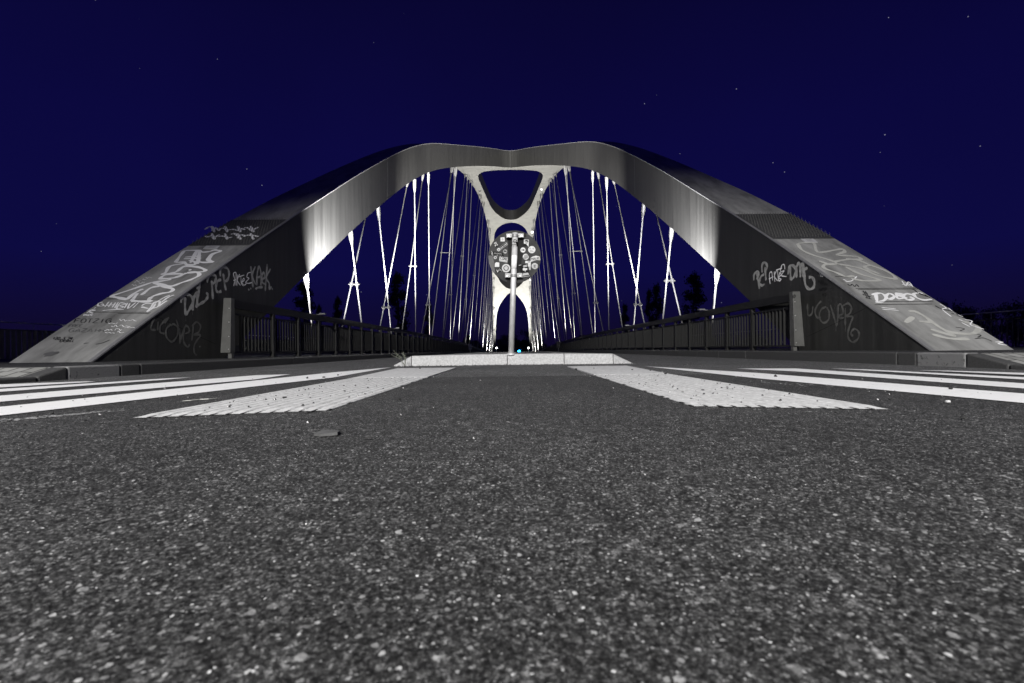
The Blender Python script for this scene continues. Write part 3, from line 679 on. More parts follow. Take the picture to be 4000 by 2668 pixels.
# worn line remains: flakes of old paint
m = MB()
for k in range(420):
    t_ = random.random()
    if k < 240: x = -1.62 - .05 * random.random() + .25 * t_; y = 1.22 + .35 * t_ + random.gauss(0, .02)
    else: x = 1.35 + .5 * t_ + random.gauss(0, .04); y = 2.55 - .8 * t_ + random.gauss(0, .05)
    r_ = random.uniform(.002, .008); n_ = random.randint(4, 6); a0 = random.random() * 6
    m.poly([(x + r_ * random.uniform(.6, 1.3) * math.cos(a0 + 6.283 * i / n_), y + r_ * random.uniform(.6, 1.3) * math.sin(a0 + 6.283 * i / n_), .0040) for i in range(n_)])
tag(m.build('worn_road_marking', M['paint_worn']), kind='structure')

# ------------------------------------------------------------------ tactile paving
def tactile(s, x0, x1, dn, df, dend, lab, skew=0):
    root = empty('tactile_paving', (s * (x0 + x1) / 2, df, 0)); tag(root, lab, 'tactile paving', 'ribbed tactile strips leading to the island')
    w_ = x1 - x0
    m = MB(); m.box((min(s * x0, s * x1), dn + .08, -.01), (max(s * x0, s * x1), df - .004, .0040)); m.build('base_slab', M['tactile_dark'], root)
    m = MB(); xx = sorted((s * x0, s * (x1 + .0)))
    m.hexa([(xx[0], df + .004, -.01), (xx[1], df + .004, -.01), (s * (x1 + .1) if s > 0 else xx[1], dend, -.01), (xx[0] if s > 0 else -(x1 + .1), dend, -.01)][:4] + [(xx[0], df + .004, .0085), (xx[1], df + .004, .0085), (s * (x1 + .1) if s > 0 else xx[1], dend, .0085), (xx[0] if s > 0 else -(x1 + .1), dend, .0085)])
    m.build('plain_slab', M['tactile'], root)
    m = MB(); n = 13; p = w_ / n
    for i in range(n):
        c = s * (x0 + p * (i + .5)); a, b = p * .43, p * .27
        dq = dn + .07 - .13 * (i + .5) / n
        m.poly([(c - p * .5, dq - .012, .0043), (c + p * .5, dq - .012, .0043), (c + p * .5, dn + .09, .0043), (c - p * .5, dn + .09, .0043)])
        m.hexa([(c - a, dq + .001, .004), (c + a, dq + .001, .004), (c + a, df - .006, .004), (c - a, df - .006, .004), (c - b, dq + .05, .0088), (c + b, dq + .05, .0088), (c + b, df - .012, .0088), (c - b, df - .012, .0088)])
    m.build('ribs', M['tactile'], root)
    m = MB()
    for i in range(n):   # dark groove ends
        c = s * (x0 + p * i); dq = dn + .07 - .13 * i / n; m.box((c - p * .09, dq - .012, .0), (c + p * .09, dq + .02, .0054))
    for i in range(1, n):  # dark lines along the grooves stand in for shade beside the ribs
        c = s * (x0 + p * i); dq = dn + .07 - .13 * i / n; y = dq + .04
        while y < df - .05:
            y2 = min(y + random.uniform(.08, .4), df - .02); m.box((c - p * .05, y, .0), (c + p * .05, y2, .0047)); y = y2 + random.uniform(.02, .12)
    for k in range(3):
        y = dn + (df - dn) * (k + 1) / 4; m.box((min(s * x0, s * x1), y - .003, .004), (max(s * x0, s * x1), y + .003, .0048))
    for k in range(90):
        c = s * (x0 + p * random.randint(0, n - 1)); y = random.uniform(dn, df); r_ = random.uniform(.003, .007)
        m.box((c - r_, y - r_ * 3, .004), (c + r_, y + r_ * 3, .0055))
    m.build('dirt_and_groove_shade', M['groove'], root)['kind'] = 'stuff'
tactile(-1, .620, 1.165, 1.46, 3.30, 5.0, 'ribbed white tactile strip in the asphalt left of centre, pointing at the island')
tactile(1, .600, 1.150, 1.46, 3.36, 5.0, 'ribbed white tactile strip in the asphalt right of centre, pointing at the island')

# ------------------------------------------------------------------ traffic island
isl = empty('traffic_island', (0, 6, 0)); tag(isl, 'pale concrete kerbed traffic island in mid road carrying the sign post', 'traffic island')
def isl_d(x): return 5.95 - .18 * (x / 1.45) ** 2 - (.12 if abs(x) > 1.2 else 0)
def isl_z(x): return .141 - .012 * (x / 1.4) ** 2
js = [-1.56, -1.30, -.07, .67, 1.29, 1.56]
for a, b in zip(js[:-1], js[1:]):
    m = MB(); n = 6; g = .005
    xs = [a + g + (b - a - 2 * g) * i / n for i in range(n + 1)]
    for x in xs:
        f_ = 0.0
        if x < -1.30: f_ = (-1.30 - x) / .26
        if x > 1.29: f_ = (x - 1.29) / .27
        zt_ = isl_z(x) * (1 - f_ * .93); d_ = isl_d(max(-1.2, min(1.2, x))) + (.10 * f_)
        m.v += [(x, d_, -.05), (x, d_ + .02, zt_ - .012), (x, d_ + .035, zt_), (x, d_ + .24, zt_ - .004), (x, d_ + .24, -.05)]
    for i in range(n):
        for k in range(4): q = i * 5 + k; m.f.append((q, q + 1, q + 6, q + 5)[::-1]); m.m.append(0)
    m.f.append((0, 1, 2, 3, 4)); m.m.append(0); q = n * 5; m.f.append((q + 4, q + 3, q + 2, q + 1, q)); m.m.append(0)
    m.build('kerb_stone', M['island'], isl)
m = MB(); m.hexa([(-1.2, 6.05, -.05), (1.2, 6.05, -.05), (1.0, 13, -.05), (-1.0, 13, -.05), (-1.2, 6.05, .128), (1.2, 6.05, .128), (1.0, 13, .128), (-1.0, 13, .128)])
m.build('paved_top', M['blocks'], isl)

# ------------------------------------------------------------------ sign seen from the back
SD = 6.06
S_ = lambda x, y, d=SD: W(1880 + x / 6.031, 880 + y / 6.031, d)
sign = empty('road_sign', W(1997, 1384, 6.0)); tag(sign, 'round traffic sign seen from behind, covered in stickers, on a leaning galvanised post', 'sign')
c0 = S_(785, 742); rad = 620 / 6.031 * SD / F
m = MB(); m.tube([c0, c0 + Vector((0, .004, 0))], rad, 72); m.tube([c0 + Vector((0, .004, 0)), c0 + Vector((0, .012, 0))], rad - .004, 72)
m.build('sign_plate', M['disc'], sign)
pb, ptop = W(1996, 1384, 6.0), W(2012.5, 910, 6.0)
m = MB(); m.tube([pb - Vector((0, 0, .02)), ptop], .0375, 24); m.build('post', M['galv'], sign, True)
m = MB(); m.tube([pb - Vector((0, 0, .01)), pb + Vector((0, 0, .012))], .06, 20); m.build('base_collar', M['galv'], sign)
ax = (ptop - pb).normalized()
def on_post(y): a = W(1999, 880 + y / 6.031, 6.0).z; return pb + ax * ((a - pb.z) / ax.z)
m = MB(); m.tube([on_post(1035), on_post(715)], .0383, 24); m.build('reflective_band', M['reflect'], sign, True)
for yy in (255, 1195):
    c = on_post(yy); m = MB(); hx = .115
    m.tube([c - ax * .018, c + ax * .018], .045, 20)
    for q in (-1, 1):
        x0, x1 = sorted((c.x + q * .038, c.x + q * hx)); m.box((x0, c.y + .004, c.z - .018), (x1, c.y + .012, c.z + .014)); m.box((x0, c.y + .012, c.z + .014), (x1, c.y + .05, c.z + .018))
        m.box((x0, c.y + .044, c.z + .018), (x1, c.y + .049, c.z + .046))
    b_ = m.build('clamp', M['clampm'], sign); bevel(b_, .004)
    m = MB()
    for q in (-.085, .085): m.tube([(c.x + q, c.y - .012, c.z), (c.x + q, c.y + .003, c.z)], .010, 6)
    o = m.build('bolts', M['bolt'], None); o.parent = b_; o.matrix_parent_inverse = Matrix.Identity(4)
SM = [M['white'], M['grey'], M['black'], M['disc_dark'], M['disc_pale']]
YN = Vector((0, -1, 0))
stk = [0]
def flat(m, pts_, mi, lift=.001):
    q = [S_(x, y) + YN * lift for x, y in pts_]; m.poly(q, mi)
def circ(x, y, r, n=28): return [(x + r * math.cos(6.2832 * i / n), y + r * math.sin(6.2832 * i / n)) for i in range(n)]
def lines(m, sts, wd, mi, lift=.003):
    for st in sts:
        m.ribbon([S_(x, y) for x, y in st], YN, wd * SD / F / 6.031, lift + random.random() * .0006, mi, False)
def sticker(label, fn):
    m = MB(); fn(m); o = m.build('sticker', SM, sign); o['label'] = label
def wear_and_strips(m):
    flat(m, [(165,720),(260,715),(300,860),(310,1000),(330,1140),(290,1120),(220,1000),(178,880)], 4, .0006); flat(m, [(600,285),(720,290),(690,1370),(600,1340),(625,1240),(560,1230),(610,1150),(635,800),(630,360),(595,330)], 3, .0007)  # pale weathered patch at the edge, dark strips beside the post
    flat(m, [(860,305),(1000,310),(975,700),(900,1100),(830,1180),(850,800)], 3, .0007)
m = MB(); wear_and_strips(m); m.build('weathering_and_strips', SM, sign)
def rot_text(m, txt, x0, y0, x1, y1, h_, wd, mi):
    L_ = math.hypot(x1 - x0, y1 - y0); ux, uy = (x1 - x0) / L_, (y1 - y0) / L_
    sts = [[(x0 + ux * px + uy * (-py) * -1 * -1, y0 + uy * px + ux * py) for px, py in st] for st in text2d(txt, 0, 0, L_, h_, .3)]
    sts = [[(x0 + ux * px - uy * py, y0 + uy * px + ux * py) for px, py in st] for st in text2d(txt, 0, 0, L_, h_, .3)]
    lines(m, sts, wd, mi)
sticker('blank white square sticker', lambda m: (flat(m, [(452,290),(545,280),(555,370),(545,380),(455,380)], 0), flat(m, circ(503,330,30,10), 1, .002)))
sticker('black square sticker with white letters', lambda m: (flat(m, [(290,430),(360,395),(415,480),(345,525)], 2), rot_text(m, 'TE', 312, 455, 372, 425, 34, 11, 0), rot_text(m, 'FA', 336, 500, 396, 468, 34, 11, 0)))
sticker('slanting dark banner sticker', lambda m: (flat(m, [(360,570),(590,395),(628,455),(400,618)], 1), flat(m, [(368,568),(588,404),(618,452),(402,606)], 2, .002), flat(m, circ(412,573,36), 0, .003), lines(m, [[(390,560),(412,575),(435,560)], [(412,575),(410,602)], [(395,585),(430,585)]], 9, 2, .004), rot_text(m, 'MAINE', 458, 552, 522, 505, 20, 7, 0), rot_text(m, 'NICHT', 532, 496, 606, 440, 20, 7, 0)))
sticker('round black sticker with white ring', lambda m: (flat(m, circ(562,615,52), 2), flat(m, circ(562,615,44), 0, .0015), flat(m, circ(562,615,36), 2, .002), lines(m, [[(540,610),(585,600)], [(545,640),(580,640)]], 8, 0), flat(m, circ(555,655,10, 8), 0, .003), flat(m, circ(580,655,8, 8), 0, .003)))
sticker('long black angled sticker', lambda m: (flat(m, [(185,695),(250,610),(505,650),(548,750),(512,745),(478,700),(255,705)], 2), lines(m, [[(245,610),(275,715)], [(262,640),(235,690)]], 9, 0), rot_text(m, 'CONCRETE', 300, 672, 480, 690, 24, 5, 1), lines(m, [[(375,690),(372,735)]], 6, 0)))
sticker('small faded round sticker', lambda m: (flat(m, circ(330,760,38), 1), lines(m, [[(310,745),(345,770)], [(315,775),(350,750)]], 8, 2)))
sticker('pale rectangular sticker reading CORE', lambda m: (flat(m, [(435,735),(628,760),(612,878),(420,845)], 0), flat(m, [(424,815),(618,842),(612,876),(421,843)], 1, .002), rot_text(m, 'CORE', 446, 800, 615, 832, 56, 13, 2)))
sticker('blank white sticker with a cut corner', lambda m: flat(m, [(320,900),(352,870),(425,880),(423,978),(318,980)], 0))
sticker('black sticker with white zigzag letters', lambda m: (flat(m, [(350,1040),(455,1000),(490,1075),(370,1138)], 2), lines(m, [[(362,1045),(388,1110)], [(388,1112),(402,1042),(424,1080),(430,1022),(475,1080)]], 11, 0)))
sticker('large round white seal sticker', lambda m: (flat(m, circ(585,1010,98), 0), flat(m, circ(585,1010,88), 1, .0015), flat(m, circ(585,1010,80), 0, .002), flat(m, circ(585,1010,66), 2, .0025), flat(m, circ(585,1010,50), 1, .003), lines(m, [[(560,990),(585,1030),(610,985)], [(565,1030),(600,1035)], [(575,975),(600,975)]], 9, 0, .004)))
sticker('black sticker with two lines of letters at the top edge', lambda m: (rot_text(m, 'YANK', 950, 226, 1050, 214, 34, 14, 2), rot_text(m, 'LISMA', 960, 280, 1055, 268, 38, 14, 2)))
sticker('white sticker with a drawn face in a cap', lambda m: (flat(m, [(1005,335),(1122,340),(1112,510),(1060,440),(1005,430)], 0), flat(m, [(1015,380),(1035,352),(1075,345),(1108,365),(1112,395),(1062,378)], 2, .002), flat(m, circ(1065,405,36,14), 1, .0018), flat(m, [(985,450),(1030,440),(1090,500),(990,500)], 2, .002), lines(m, [[(1050,395),(1058,395)], [(1076,397),(1084,397)], [(1052,422),(1078,422)]], 6, 2, .004)))
sticker('round white sticker with a black fish', lambda m: (flat(m, circ(982,582,66), 2), flat(m, circ(982,582,60), 0, .0015), flat(m, [(940,566),(960,582),(940,600)], 2, .003), flat(m, [(955,582),(985,564),(1015,574),(1026,584),(1005,598),(980,600)], 2, .003)))
sticker('large round pale mottled sticker', lambda m: (flat(m, circ(1190,575,93), 2), flat(m, circ(1190,575,86), 0, .0015), flat(m, circ(1170,610,34,9), 1, .002), flat(m, circ(1225,550,26,7), 1, .0021), flat(m, circ(1150,545,22,8), 1, .0022), flat(m, circ(1215,620,20,7), 1, .0023)))
sticker('round sticker with diagonal black stripes', lambda m: (flat(m, circ(1048,742,76), 2), flat(m, circ(1048,742,70), 0, .0015), lines(m, [[(1048 + k * 22 - math.sqrt(max(0, 62**2 - (k*22)**2)) * .35, 742 + math.sqrt(max(0, 62**2 - (k*22)**2)) * .9), (1048 + k * 22 + 8, 742), (1048 + k * 22 + math.sqrt(max(0, 62**2 - (k*22)**2)) * .35, 742 - math.sqrt(max(0, 62**2 - (k*22)**2)) * .9)] for k in (-2, -1, 0, 1, 2)], 10, 2)))
sticker('pale banner sticker with dark letters at the right edge', lambda m: (flat(m, [(1165,765),(1215,735),(1290,715),(1370,735),(1388,820),(1300,822),(1165,862)], 0), rot_text(m, 'PACKLIFE', 1182, 815, 1368, 795, 44, 10, 2), lines(m, [[(1180,838),(1370,808)]], 5, 2)))
sticker('small white square sticker', lambda m: flat(m, [(1040,838),(1100,842),(1096,895),(1032,890)], 0, .0014))
sticker('tall white sticker with a letter', lambda m: (flat(m, [(1104,838),(1168,842),(1162,978),(1098,972)], 0), rot_text(m, 'K', 1118, 880, 1148, 882, 34, 9, 2), lines(m, [[(1112,920),(1150,925)], [(1112,945),(1148,948)]], 4, 1)))
sticker('round badge sticker with dark marks', lambda m: (flat(m, circ(1258,960,74,20), 1), lines(m, [[(1190,930),(1215,930)], [(1188,955),(1215,955)], [(1195,990),(1220,985)], [(1300,930),(1328,925)], [(1305,960),(1330,960)], [(1298,990),(1325,995)], [(1235,905),(1285,905)]], 11, 0), lines(m, [[(1235,930),(1258,955),(1282,930)], [(1240,980),(1258,1000),(1280,978)], [(1258,955),(1258,985)], [(1240,960),(1276,960)]], 8, 2)))
sticker('black poster sticker with white figures', lambda m: (flat(m, [(878,940),(1090,905),(1145,1190),(955,1225)], 2), lines(m, [[(885,945),(905,942)], [(918,940),(940,936)], [(985,960),(1085,935)], [(990,985),(1080,965)]], 14, 0), flat(m, [(975,1020),(1010,1005),(1050,1015),(1085,1010),(1080,1060),(1050,1050),(1035,1100),(1015,1060),(985,1070)], 0, .003), flat(m, [(985,1130),(1100,1115),(1130,1165),(970,1190)], 1, .003), lines(m, [[(960,1220),(1140,1190)]], 8, 0)))
sticker('small torn pale sticker', lambda m: flat(m, [(1118,982),(1168,985),(1158,1055),(1122,1045)], 1, .0013))
m = MB()
for (y0, y1, mi) in ((310, 390, 0), (400, 505, 2)):
    a, b = on_post(y1), on_post(y0); m.tube([a, b], .0381 + .0002 * mi, 24, mi, False)
o = m.build('sticker', SM, sign, True); o['label'] = 'worn stickers wrapped round the post below the upper clamp'
m = MB()
for st in text2d('BNL', 735, 440, 90, 34) + text2d('ERY', 738, 500, 90, 38) + [[(760,380),(765,340),(800,325),(830,350),(815,375)], [(780,350),(800,355)]]:
    m.ribbon([S_(x, y, 5.958) for x, y in st], YN, .006, .001, 0 if st[0][1] > 395 else 2, False)
m.build('sticker_lettering', SM, sign)

# ------------------------------------------------------------------ bridge railings
def railing(s, lab):
    X_ = 4.93; root = empty('railing', (s * X_, 8, 0)); tag(root, lab, 'railing', 'railings of the bridge deck')
    ds = [8.0 + .5 * i for i in range(30)] + [23 + 2 * i for i in range(51)]
    zw = .115
    def prof(m, x0, x1, z0, z1):
        pr = None
        for d in ds:
            q = [(s * x0, d, z0 + DK(d)), (s * x1, d, z0 + DK(d)), (s * x1, d, z1 + DK(d)), (s * x0, d, z1 + DK(d))]
            n = len(m.v); m.v += q
            if pr is None: m.f.append((n, n + 1, n + 2, n + 3)); m.m.append(0)
            else:
                for k in range(4): m.f.append((pr + k, pr + (k + 1) % 4, n + (k + 1) % 4, n + k)); m.m.append(0)
            pr = n
    m = MB(); prof(m, X_ - .045, X_ + .05, .985, 1.13); m.build('top_rail', M['rail'], root)
    m = MB(); prof(m, X_ - .02, X_ + .02, .87, .90); prof(m, X_ - .02, X_ + .02, .19, .22); m.build('infill_rail', M['rail'], root)
    m = MB(); d = 8.25
    while d < 118:
        m.box((s * X_ - .019, d - .006, .22 + DK(d)), (s * X_ + .019, d + .006, .87 + DK(d))); d += .115
    o = m.build('balusters', M['rail'], root)
    d = 9.35; k = 0
    while d < 118 and k < 98:
        m = MB(); z = DK(d); m.box((s * X_ - .03, d - .045, .1 + z), (s * X_ + .045, d + .045, .985 + z)); m.box((s * X_ - .055, d - .07, .09 + z), (s * X_ + .06, d + .07, .115 + z))
        m.build('post', M['rail'], root); d += 1.1; k += 1
    m = MB(); a, b = s * (X_ - .055), s * (X_ + .075); c = s * (X_ + .115)
    lo, hi = min(a, b), max(a, b)
    m.hexa([(min(a, c), 7.86, .2), (max(a, c), 7.86, .2), (max(a, c), 8.0, .2), (min(a, c), 8.0, .2), (lo, 7.90, 1.15), (hi, 7.90, 1.15), (hi, 8.0, 1.15), (lo, 8.0, 1.15)])
    m.box((min(s * (X_ - .05), s * (X_ + .01)), 7.9, .09), (max(s * (X_ - .05), s * (X_ + .01)), 7.98, .2))
    e_ = m.build('end_post', M['rail_plate'], root); bevel(e_, .004)
    m = MB()
    for z in (.26, .48, .73, .97): m.tube([(s * (X_ - .028), 7.862 + (z - .2) * .042 - .008, z), (s * (X_ - .028), 7.89, z)], .0085, 8)
    o = m.build('bolts', M['bolt'], None); o.parent = e_; o.matrix_parent_inverse = Matrix.Identity(4)
    for d in (11.5, 19.0):  # farther housing goes with the added crown spot
        m = MB(); m.box((s * (X_ - .16) - .07, d - .09, 1.135), (s * (X_ - .16) + .07, d + .03, 1.165)); m.box((min(s * (X_ - .2), s * X_), d - .06, 1.125), (max(s * (X_ - .2), s * X_), d, 1.14))
        m.build('lamp_housing', M['lip'], root)
    # rail writing
    if s < 0:
        m = MB()
        for x0 in (860, 962, 1060, 1148):
            for st in text2d('FOTZIG', x0, 785 + (x0 - 860) * .108, 78, 30, shear=.1, rise=.13):
                pp = []
                for q in st:
                    a_, b_ = P(*ZA(*q)); d = (X_ - .045) * F / abs(a_); pp.append(Vector((s * (X_ - .045), d, H + b_ * d / F)))
                m.ribbon(pp, Vector((-s, 0, 0)), .008, .002)
        o = m.build('writing', M['marker'], root); o['label'] = 'black marker word repeated four times on the top rail'
    else:
        m = MB(); 
        for st in ([(345,700),(345,715),(353,718),(360,712),(360,700)], [(352,695),(352,708)], [(357,697),(356,706)]):
            m.ribbon([W(*ZR(*q), 7.885) for q in st], YN, .01, .004)
        m.build('writing', M['marker'], root)
railing(-1, 'dark steel railing with vertical bars along the left side of the bridge deck')
railing(1, 'dark steel railing with vertical bars along the right side of the bridge deck')
for s, lab in ((-1, 'narrow blue and white panel fixed to the left railing far along the bridge'), (1, 'narrow dark panel fixed to the right railing far along the bridge')):
    d = 51 if s < 0 else 47
    root = empty('notice_panel', (s * 4.75, d, DK(d))); tag(root, lab, 'panel', 'panels on the railings')
    m = MB(); m.box((s * 4.75 - .2, d, DK(d) + .55), (s * 4.75 + .2, d + .04, DK(d) + 1.2)); m.build('board', M['poster'] if s < 0 else M['rail_plate'], root)
    m = MB(); m.tube([(s * 4.75, d + .06, DK(d) + .08), (s * 4.75, d + .06, DK(d) + 1.1)], .025, 8); m.build('post', M['galv'], root)

# ------------------------------------------------------------------ outer slat fences
def fence(s, lab):
    X_ = 13.7; root = empty('slat_fence', (s * X_, 12, 0)); tag(root, lab, 'fence', 'slatted fences outside the arch')
    m = MB(); d = 9.0
    while d < 42:
        a = .055; m.hexa([(s * X_ - .01, d - a, .1), (s * X_ + .01, d - a, .1), (s * X_ + .05, d + a * .2, .1), (s * X_ + .03, d + a * .2, .1), (s * X_ - .01, d - a, .87), (s * X_ + .01, d - a, .87), (s * X_ + .05, d + a * .2, .87), (s * X_ + .03, d + a * .2, .87)]); d += .14
    m.build('slats', M['rail_plate'], root)
    m = MB(); m.box((s * X_ - .03, 9, .87), (s * X_ + .03, 42, .91)); m.build('slat_cap', M['rail'], root)
    m = MB(); m.tube([(s * X_, 9, 1.1), (s * X_, 42, 1.1)], .022, 10); m.build('handrail', M['galv'], root, True)
    for i in range(26):
        d = 9.3 + i * .62 * 2 ; 
        if d > 41: break
        m = MB(); m.tube([(s * X_, d, .9), (s * X_, d, 1.085)], .008, 6); m.build('baluster', M['galv'], root)
fence(-1, 'dark slatted fence with thin handrail at the far left beyond the arch foot')
fence(1, 'dark slatted fence with thin handrail at the far right beyond the arch foot')

# ------------------------------------------------------------------ trees
def leafmesh(name, n, fn, size):
    m = MB()
    for _ in range(n):
        p = fn(); 
        if p is None: continue
        u = Vector((random.gauss(0, 1), random.gauss(0, 1), random.gauss(0, 1))).normalized(); v = u.cross(Vector((random.gauss(0, 1), random.gauss(0, 1), random.gauss(0, 1)))).normalized()
        k = size * random.uniform(.6, 1.4)
        m.poly([p + u * k, p + v * k * .6, p - u * k, p - v * k * .6])
    me = bpy.data.meshes.new(name); me.from_pydata(m.v, [], m.f); me.materials.append(M['foliage']); return me
clumps = [(random.uniform(.04, .98), random.uniform(0, 6.28)) for _ in range(46)]
def poplar_pt():
    t, a = random.choice(clumps); r_ = (math.sin(math.pi * min(1, t * .9 + .1)) ** .6) * .115 * random.uniform(.45, 1.0)
    return Vector((r_ * math.cos(a) + random.gauss(0, .024), r_ * math.sin(a) + random.gauss(0, .024), .08 + .92 * t + random.gauss(0, .024)))
rc = [(random.gauss(0, .22), random.gauss(0, .22), random.uniform(.35, .9)) for _ in range(30)]
def round_pt():
    x, y, z = random.choice(rc); return Vector((x + random.gauss(0, .07), y + random.gauss(0, .07), z + random.gauss(0, .05)))
pm = leafmesh('poplar_crown', 5200, poplar_pt, .012); rm = leafmesh('round_crown', 4200, round_pt, .017)
def trunkmesh(r0):
    m = MB(); m.tube([(0, 0, 0), (.006, 0, .3), (-.004, .004, .6), (0, 0, .92)], [r0, r0 * .75, r0 * .4, r0 * .1], 8)
    for k in range(7):
        a = k * 2.4; z = .2 + k * .09; m.tube([(0, 0, z), (.06 * math.cos(a), .06 * math.sin(a), z + .12)], [r0 * .3, r0 * .08], 5)
    me = bpy.data.meshes.new('trunk'); me.from_pydata(m.v, [], m.f); me.materials.append(M['bark']); return me
tm = trunkmesh(.02)
def tree(kind, px, ty, wpx, d, lab, grp):
    a, b = P(px, ty); x = a * d / F; zt_ = H + b * d / F; h_ = zt_ + 5.2
    root = empty('poplar_tree' if kind == 'p' else 'broadleaf_tree', (x, d, -5.2)); tag(root, lab, 'tree', grp)
    wx = wpx * d / F / (.27 if kind == 'p' else .8)
    c = bpy.data.objects.new('crown', pm if kind == 'p' else rm); col.objects.link(c); c.parent = root; c.scale = (wx, wx, h_); c.rotation_euler = (0, 0, random.random() * 6)
    t = bpy.data.objects.new('trunk', tm); col.objects.link(t); t.parent = root; t.scale = (h_ * .8, h_ * .8, h_)
GP = 'poplars on the far bank'
for px, ty, wp, d, lab in ((1186,1105,90,150,'dark poplar behind the left rail just right of the arch foot'), (1320,1165,45,170,'small dark poplar behind the first crossed cables on the left'), (1247,1196,34,170,'smallest dark poplar low above the left rail'),
      (1553,1072,84,155,'tall broad dark poplar behind the cables left of the sign'), (1675,1188,50,165,'shorter poplar between the cables, nearest to the sign on the left'),
      (2709,1074,96,150,'tallest broad dark poplar behind the right-hand cables'), (2566,1116,56,155,'slim poplar standing left of the tallest one on the right'), (2536,1136,40,158,'thin poplar touching the slim one on the right'), (2440,1192,40,165,'short poplar low behind the cables right of the sign')):
    tree('p', px, ty, wp, d, lab, GP)
for px, ty, wp, d, lab in ((3692,1160,50,120,'small dark tree top behind the right arch foot'), (3765,1186,120,120,'low bushy tree above the right fence beside the arch foot'), (3850,1190,90,125,'bushy tree above the middle of the right fence'), (3965,1165,120,120,'dark tree at the right edge of the picture above the fence'),
      (2075,1285,90,210,'round dark tree at the far end of the road right of the post'), (1990,1300,80,215,'round dark tree at the far end of the road behind the post'), (1945,1318,60,215,'low dark tree at the far end left of the post')):
    tree('r', px, ty, wp, d, lab, 'broadleaf trees around the bridge')
# far-off wood as one mass
m = MB()
for _ in range(9000):
    x = random.uniform(-130, 130); d = random.uniform(225, 245); top_ = 3.2 + 2.2 * math.sin(x * .21) + 1.6 * math.sin(x * .53 + 1) + 1.0 * math.sin(x * 1.3)
    z = -5.2 + (top_ + 5.2) * random.random() ** .6; p = Vector((x, d, z)); u = Vector((random.gauss(0, 1), random.gauss(0, 1), random.gauss(0, 1))).normalized(); v = u.orthogonal().normalized(); k = random.uniform(.5, 1.1)
    m.poly([p + u * k, p + v * k, p - u * k, p - v * k])
tag(m.build('distant_wood', M['foliage']), 'dark mass of trees on the far bank beyond the bridge', 'trees', kind='stuff')

# ------------------------------------------------------------------ far lamps
for px, lab in ((1940, 'white street lamp at the far end of the bridge left of the post'), (2064, 'white street lamp at the far end of the bridge right of the blue light')):
    p = W(px, 1359, 150); root = empty('street_lamp', (p.x, p.y, -5.2)); tag(root, lab, 'street lamp', 'lit lamps at the far end')
    m = MB(); m.tube([(p.x, p.y, -5.2), (p.x, p.y, p.z)], .07, 8); m.build('pole', M['galv'], root)
    m = MB(); m.tube([(p.x, p.y - .3, p.z - .22), (p.x, p.y - .3, p.z), (p.x, p.y - .3, p.z + .2)], [.2, .32, .2], 12); m.build('lamp_head', M['lamp'], root)
p = W(2028, 1372, 140); root = empty('signal_light', (p.x, p.y, -5.2)); tag(root, 'bright blue light far down the road right of the post', 'signal light')
m = MB(); m.tube([(p.x, p.y, -5.2), (p.x, p.y, p.z)], .07, 8); m.build('pole', M['galv'], root)
m = MB(); m.tube([(p.x, p.y - .3, p.z - .35), (p.x, p.y - .3, p.z - .1), (p.x, p.y - .3, p.z + .15), (p.x, p.y - .3, p.z + .35)], [.18, .42, .42, .18], 14); m.build('lamp_head', M['blue'], root)

# ------------------------------------------------------------------ pebbles, twig, weed, litter
def rock(mt):
    m = MB(); import bmesh
    bm = bmesh.new(); bmesh.ops.create_icosphere(bm, subdivisions=2, radius=1)
    sd = random.random() * 10
    for v in bm.verts:
        c = v.co; k = 1 + .28 * math.sin(c.x * 3 + sd) * math.cos(c.y * 4 + sd) + .2 * math.sin(c.z * 5 + sd * 2); v.co = Vector((c.x * k, c.y * k * .8, c.z * k * .55))
    me = bpy.data.meshes.new('pebble'); bm.to_mesh(me); bm.free(); me.materials.append(mt); return me
rocks = [rock(M['stone_dark']) for _ in range(4)]; rock_w = rock(M['stone_pale'])
peb = [(1111,1556,9,'dark crumb on the ribs of the left tactile strip'), (340,1608,10,'dark pebble lying left of the left tactile strip'), (1442,1712,11,'dark crumb in the middle foreground left of centre'), (2746,1527,8,'dark crumb on the ribs of the right tactile strip'), (3702,1571,9,'pale pebble beside the wide white stripe on the right'), (3764,1636,12,'large dark pebble at the right, nearest to the picture edge'), (3715,1520,9,'dark pebble lying on the wide white stripe on the right')]
loose = [(205,1615),(283,1601),(333,1643),(3097,1546),(2986,1529),(3474,1560),(3687,1573),(3726,1561),(3389,1624),(3264,1612),(3577,1639),(3988,1624),(3067,1511),(3029,1471),(1560,1560),(2180,1590),(900,1660),(485,1736),(2600,1462),(2540,1449),(2470,1446),(2320,1440),(2250,1444),(1640,1441),(3650,1620),(2900,1700),(1200,1478),(1320,1466),(1265,1475),(2840,1515),(2700,1560),(3230,1585),(630,1560)]
for px, py, r_, lab in peb:
    g = G(px, py, .006); me = rock_w if 'pale' in lab else random.choice(rocks)
    o = bpy.data.objects.new('pebble', me); col.objects.link(o); k = r_ * g.y / F * .9
    o.location = (g.x, g.y, .006 + k * .4); o.scale = (k, k, k); o.rotation_euler = (0, 0, random.random() * 6); tag(o, lab, 'pebble')
for px, py in loose:
    g = G(px, py, .006); o = bpy.data.objects.new('pebble', random.choice(rocks)); col.objects.link(o); k = random.uniform(3.5, 6.5) * g.y / F
    o.location = (g.x, g.y, .006 + k * .35); o.scale = (k, k, k); o.rotation_euler = (random.random(), 0, random.random() * 6); tag(o, 'tiny dark pebble among the loose grit on the road', 'pebble', 'loose grit pebbles on the road')
m = MB()
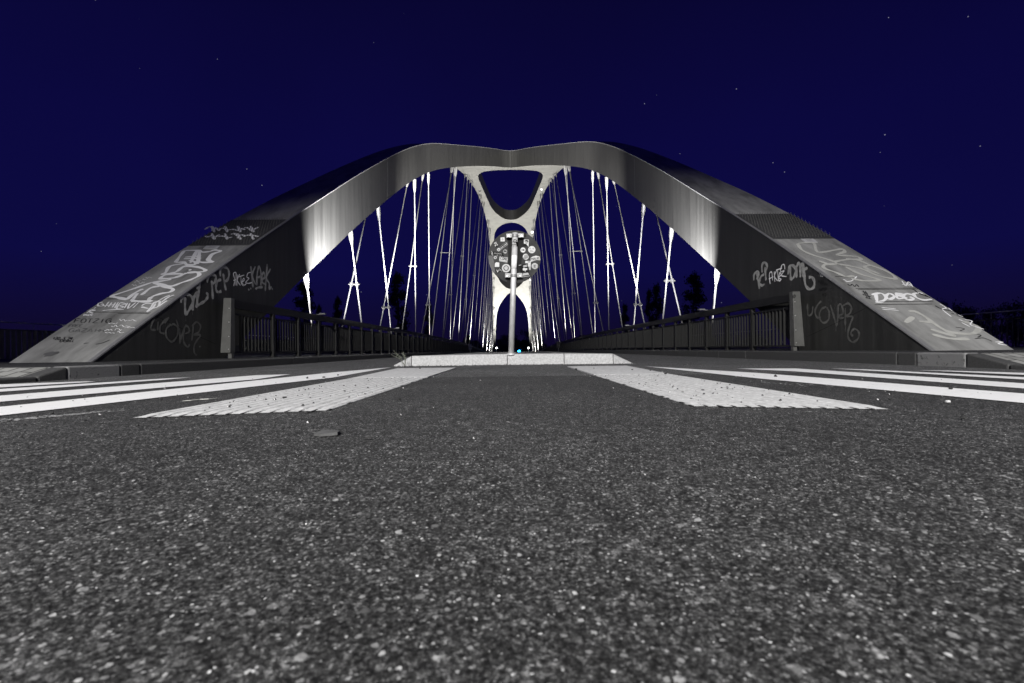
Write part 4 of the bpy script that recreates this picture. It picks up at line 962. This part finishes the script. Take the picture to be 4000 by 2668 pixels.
def crumb(x, y, z, k):
    n0 = len(m.v); a0 = random.random() * 6
    for i in range(5): m.v.append((x + k * random.uniform(.7, 1.2) * math.cos(a0 + i * 1.2566), y + k * random.uniform(.7, 1.2) * math.sin(a0 + i * 1.2566), z - k * .1))
    for i in range(3): m.v.append((x + k * .5 * math.cos(a0 + i * 2.094), y + k * .5 * math.sin(a0 + i * 2.094), z + k * random.uniform(.5, .9)))
    for q in ((0, 1, 5), (1, 2, 6), (1, 6, 5), (2, 3, 6), (3, 7, 6), (3, 4, 7), (4, 0, 7), (0, 5, 7), (5, 6, 7)): m.f.append(tuple(n0 + i for i in q)); m.m.append(0 if k < .0055 or random.random() < .8 else 1)
for _ in range(520):
    y = random.uniform(1.0, 5.7); x = random.uniform(-1, 1) * min(1.15 * y, 2.6); crumb(x, y, .003, random.choice((.0025, .003, .004, .0055)))
for _ in range(150):
    s_ = random.choice((-1, 1)); crumb(s_ * random.uniform(.64, 1.13), random.uniform(1.5, 3.3), .009, random.choice((.003, .004, .006)))
for _ in range(260):
    x = random.uniform(-1.5, 1.6); crumb(x, isl_d(max(-1.2, min(1.2, x))) - .03 - abs(random.gauss(0, .07)), .003, random.choice((.004, .006, .009)))
tag(m.build('grit', [M['stone_dark'], M['stone_pale']]), 'loose grit scattered over the asphalt in front of the island', 'grit', kind='stuff')
m = MB(); pts_ = [G(713 + 34 * i, 1566 - 2.8 * i + random.uniform(-1, 1), .006) for i in range(5)]; m.tube(pts_, [.001, .0018, .0018, .0018, .0008], 6)
tag(m.build('twig', M['spray_top'], None), 'thin pale twig on the asphalt left of the left tactile strip', 'twig')
m = MB(); q = [G(*p, .004) for p in ((1228,1702),(1262,1688),(1330,1690),(1318,1700),(1250,1706))]; m.v = [tuple(p) for p in q] + [(p.x, p.y, .009 + .002 * (i % 2)) for i, p in enumerate(q)]
m.f = [(5, 6, 7, 8, 9)] + [(i, (i + 1) % 5, 5 + (i + 1) % 5, 5 + i) for i in range(5)]; m.m = [0] * 6
tag(m.build('litter_scrap', M['scrap']), 'flat grey scrap of litter on the asphalt in the foreground', 'litter')
wd = empty('weed', (-1.33, 5.62, 0)); tag(wd, 'small dry weed growing at the left end of the island kerb', 'plant')
m = MB(); base = Vector((-1.33, 5.62, .01)); lf = MB()
for k in range(6):
    tip = base + Vector((random.uniform(-.17, .10), random.uniform(-.03, .03), random.uniform(.08, .19)))
    mid = base.lerp(tip, .5) + Vector((.012, 0, .02)); m.tube([base, mid, tip], [.003, .0022, .001], 5)
    for j in range(7):
        c = mid.lerp(tip, j / 6); u = Vector((random.uniform(-1, 1), random.uniform(-.5, .5), random.uniform(0, 1))).normalized() * random.uniform(.012, .022); v = u.cross(Vector((0, 1, .2))).normalized() * .004
        lf.poly([c, c + u * .5 + v, c + u, c + u * .5 - v])
m.build('stem', M['plant'], wd); lf.build('leaves', M['plant'], wd)
# keep the spikes, sockets, lenses and bolts in place under their parents
bpy.context.view_layer.update()
for o in list(col.objects):
    if o.parent and o.parent.type == 'MESH':
        o.matrix_parent_inverse = o.parent.matrix_world.inverted()
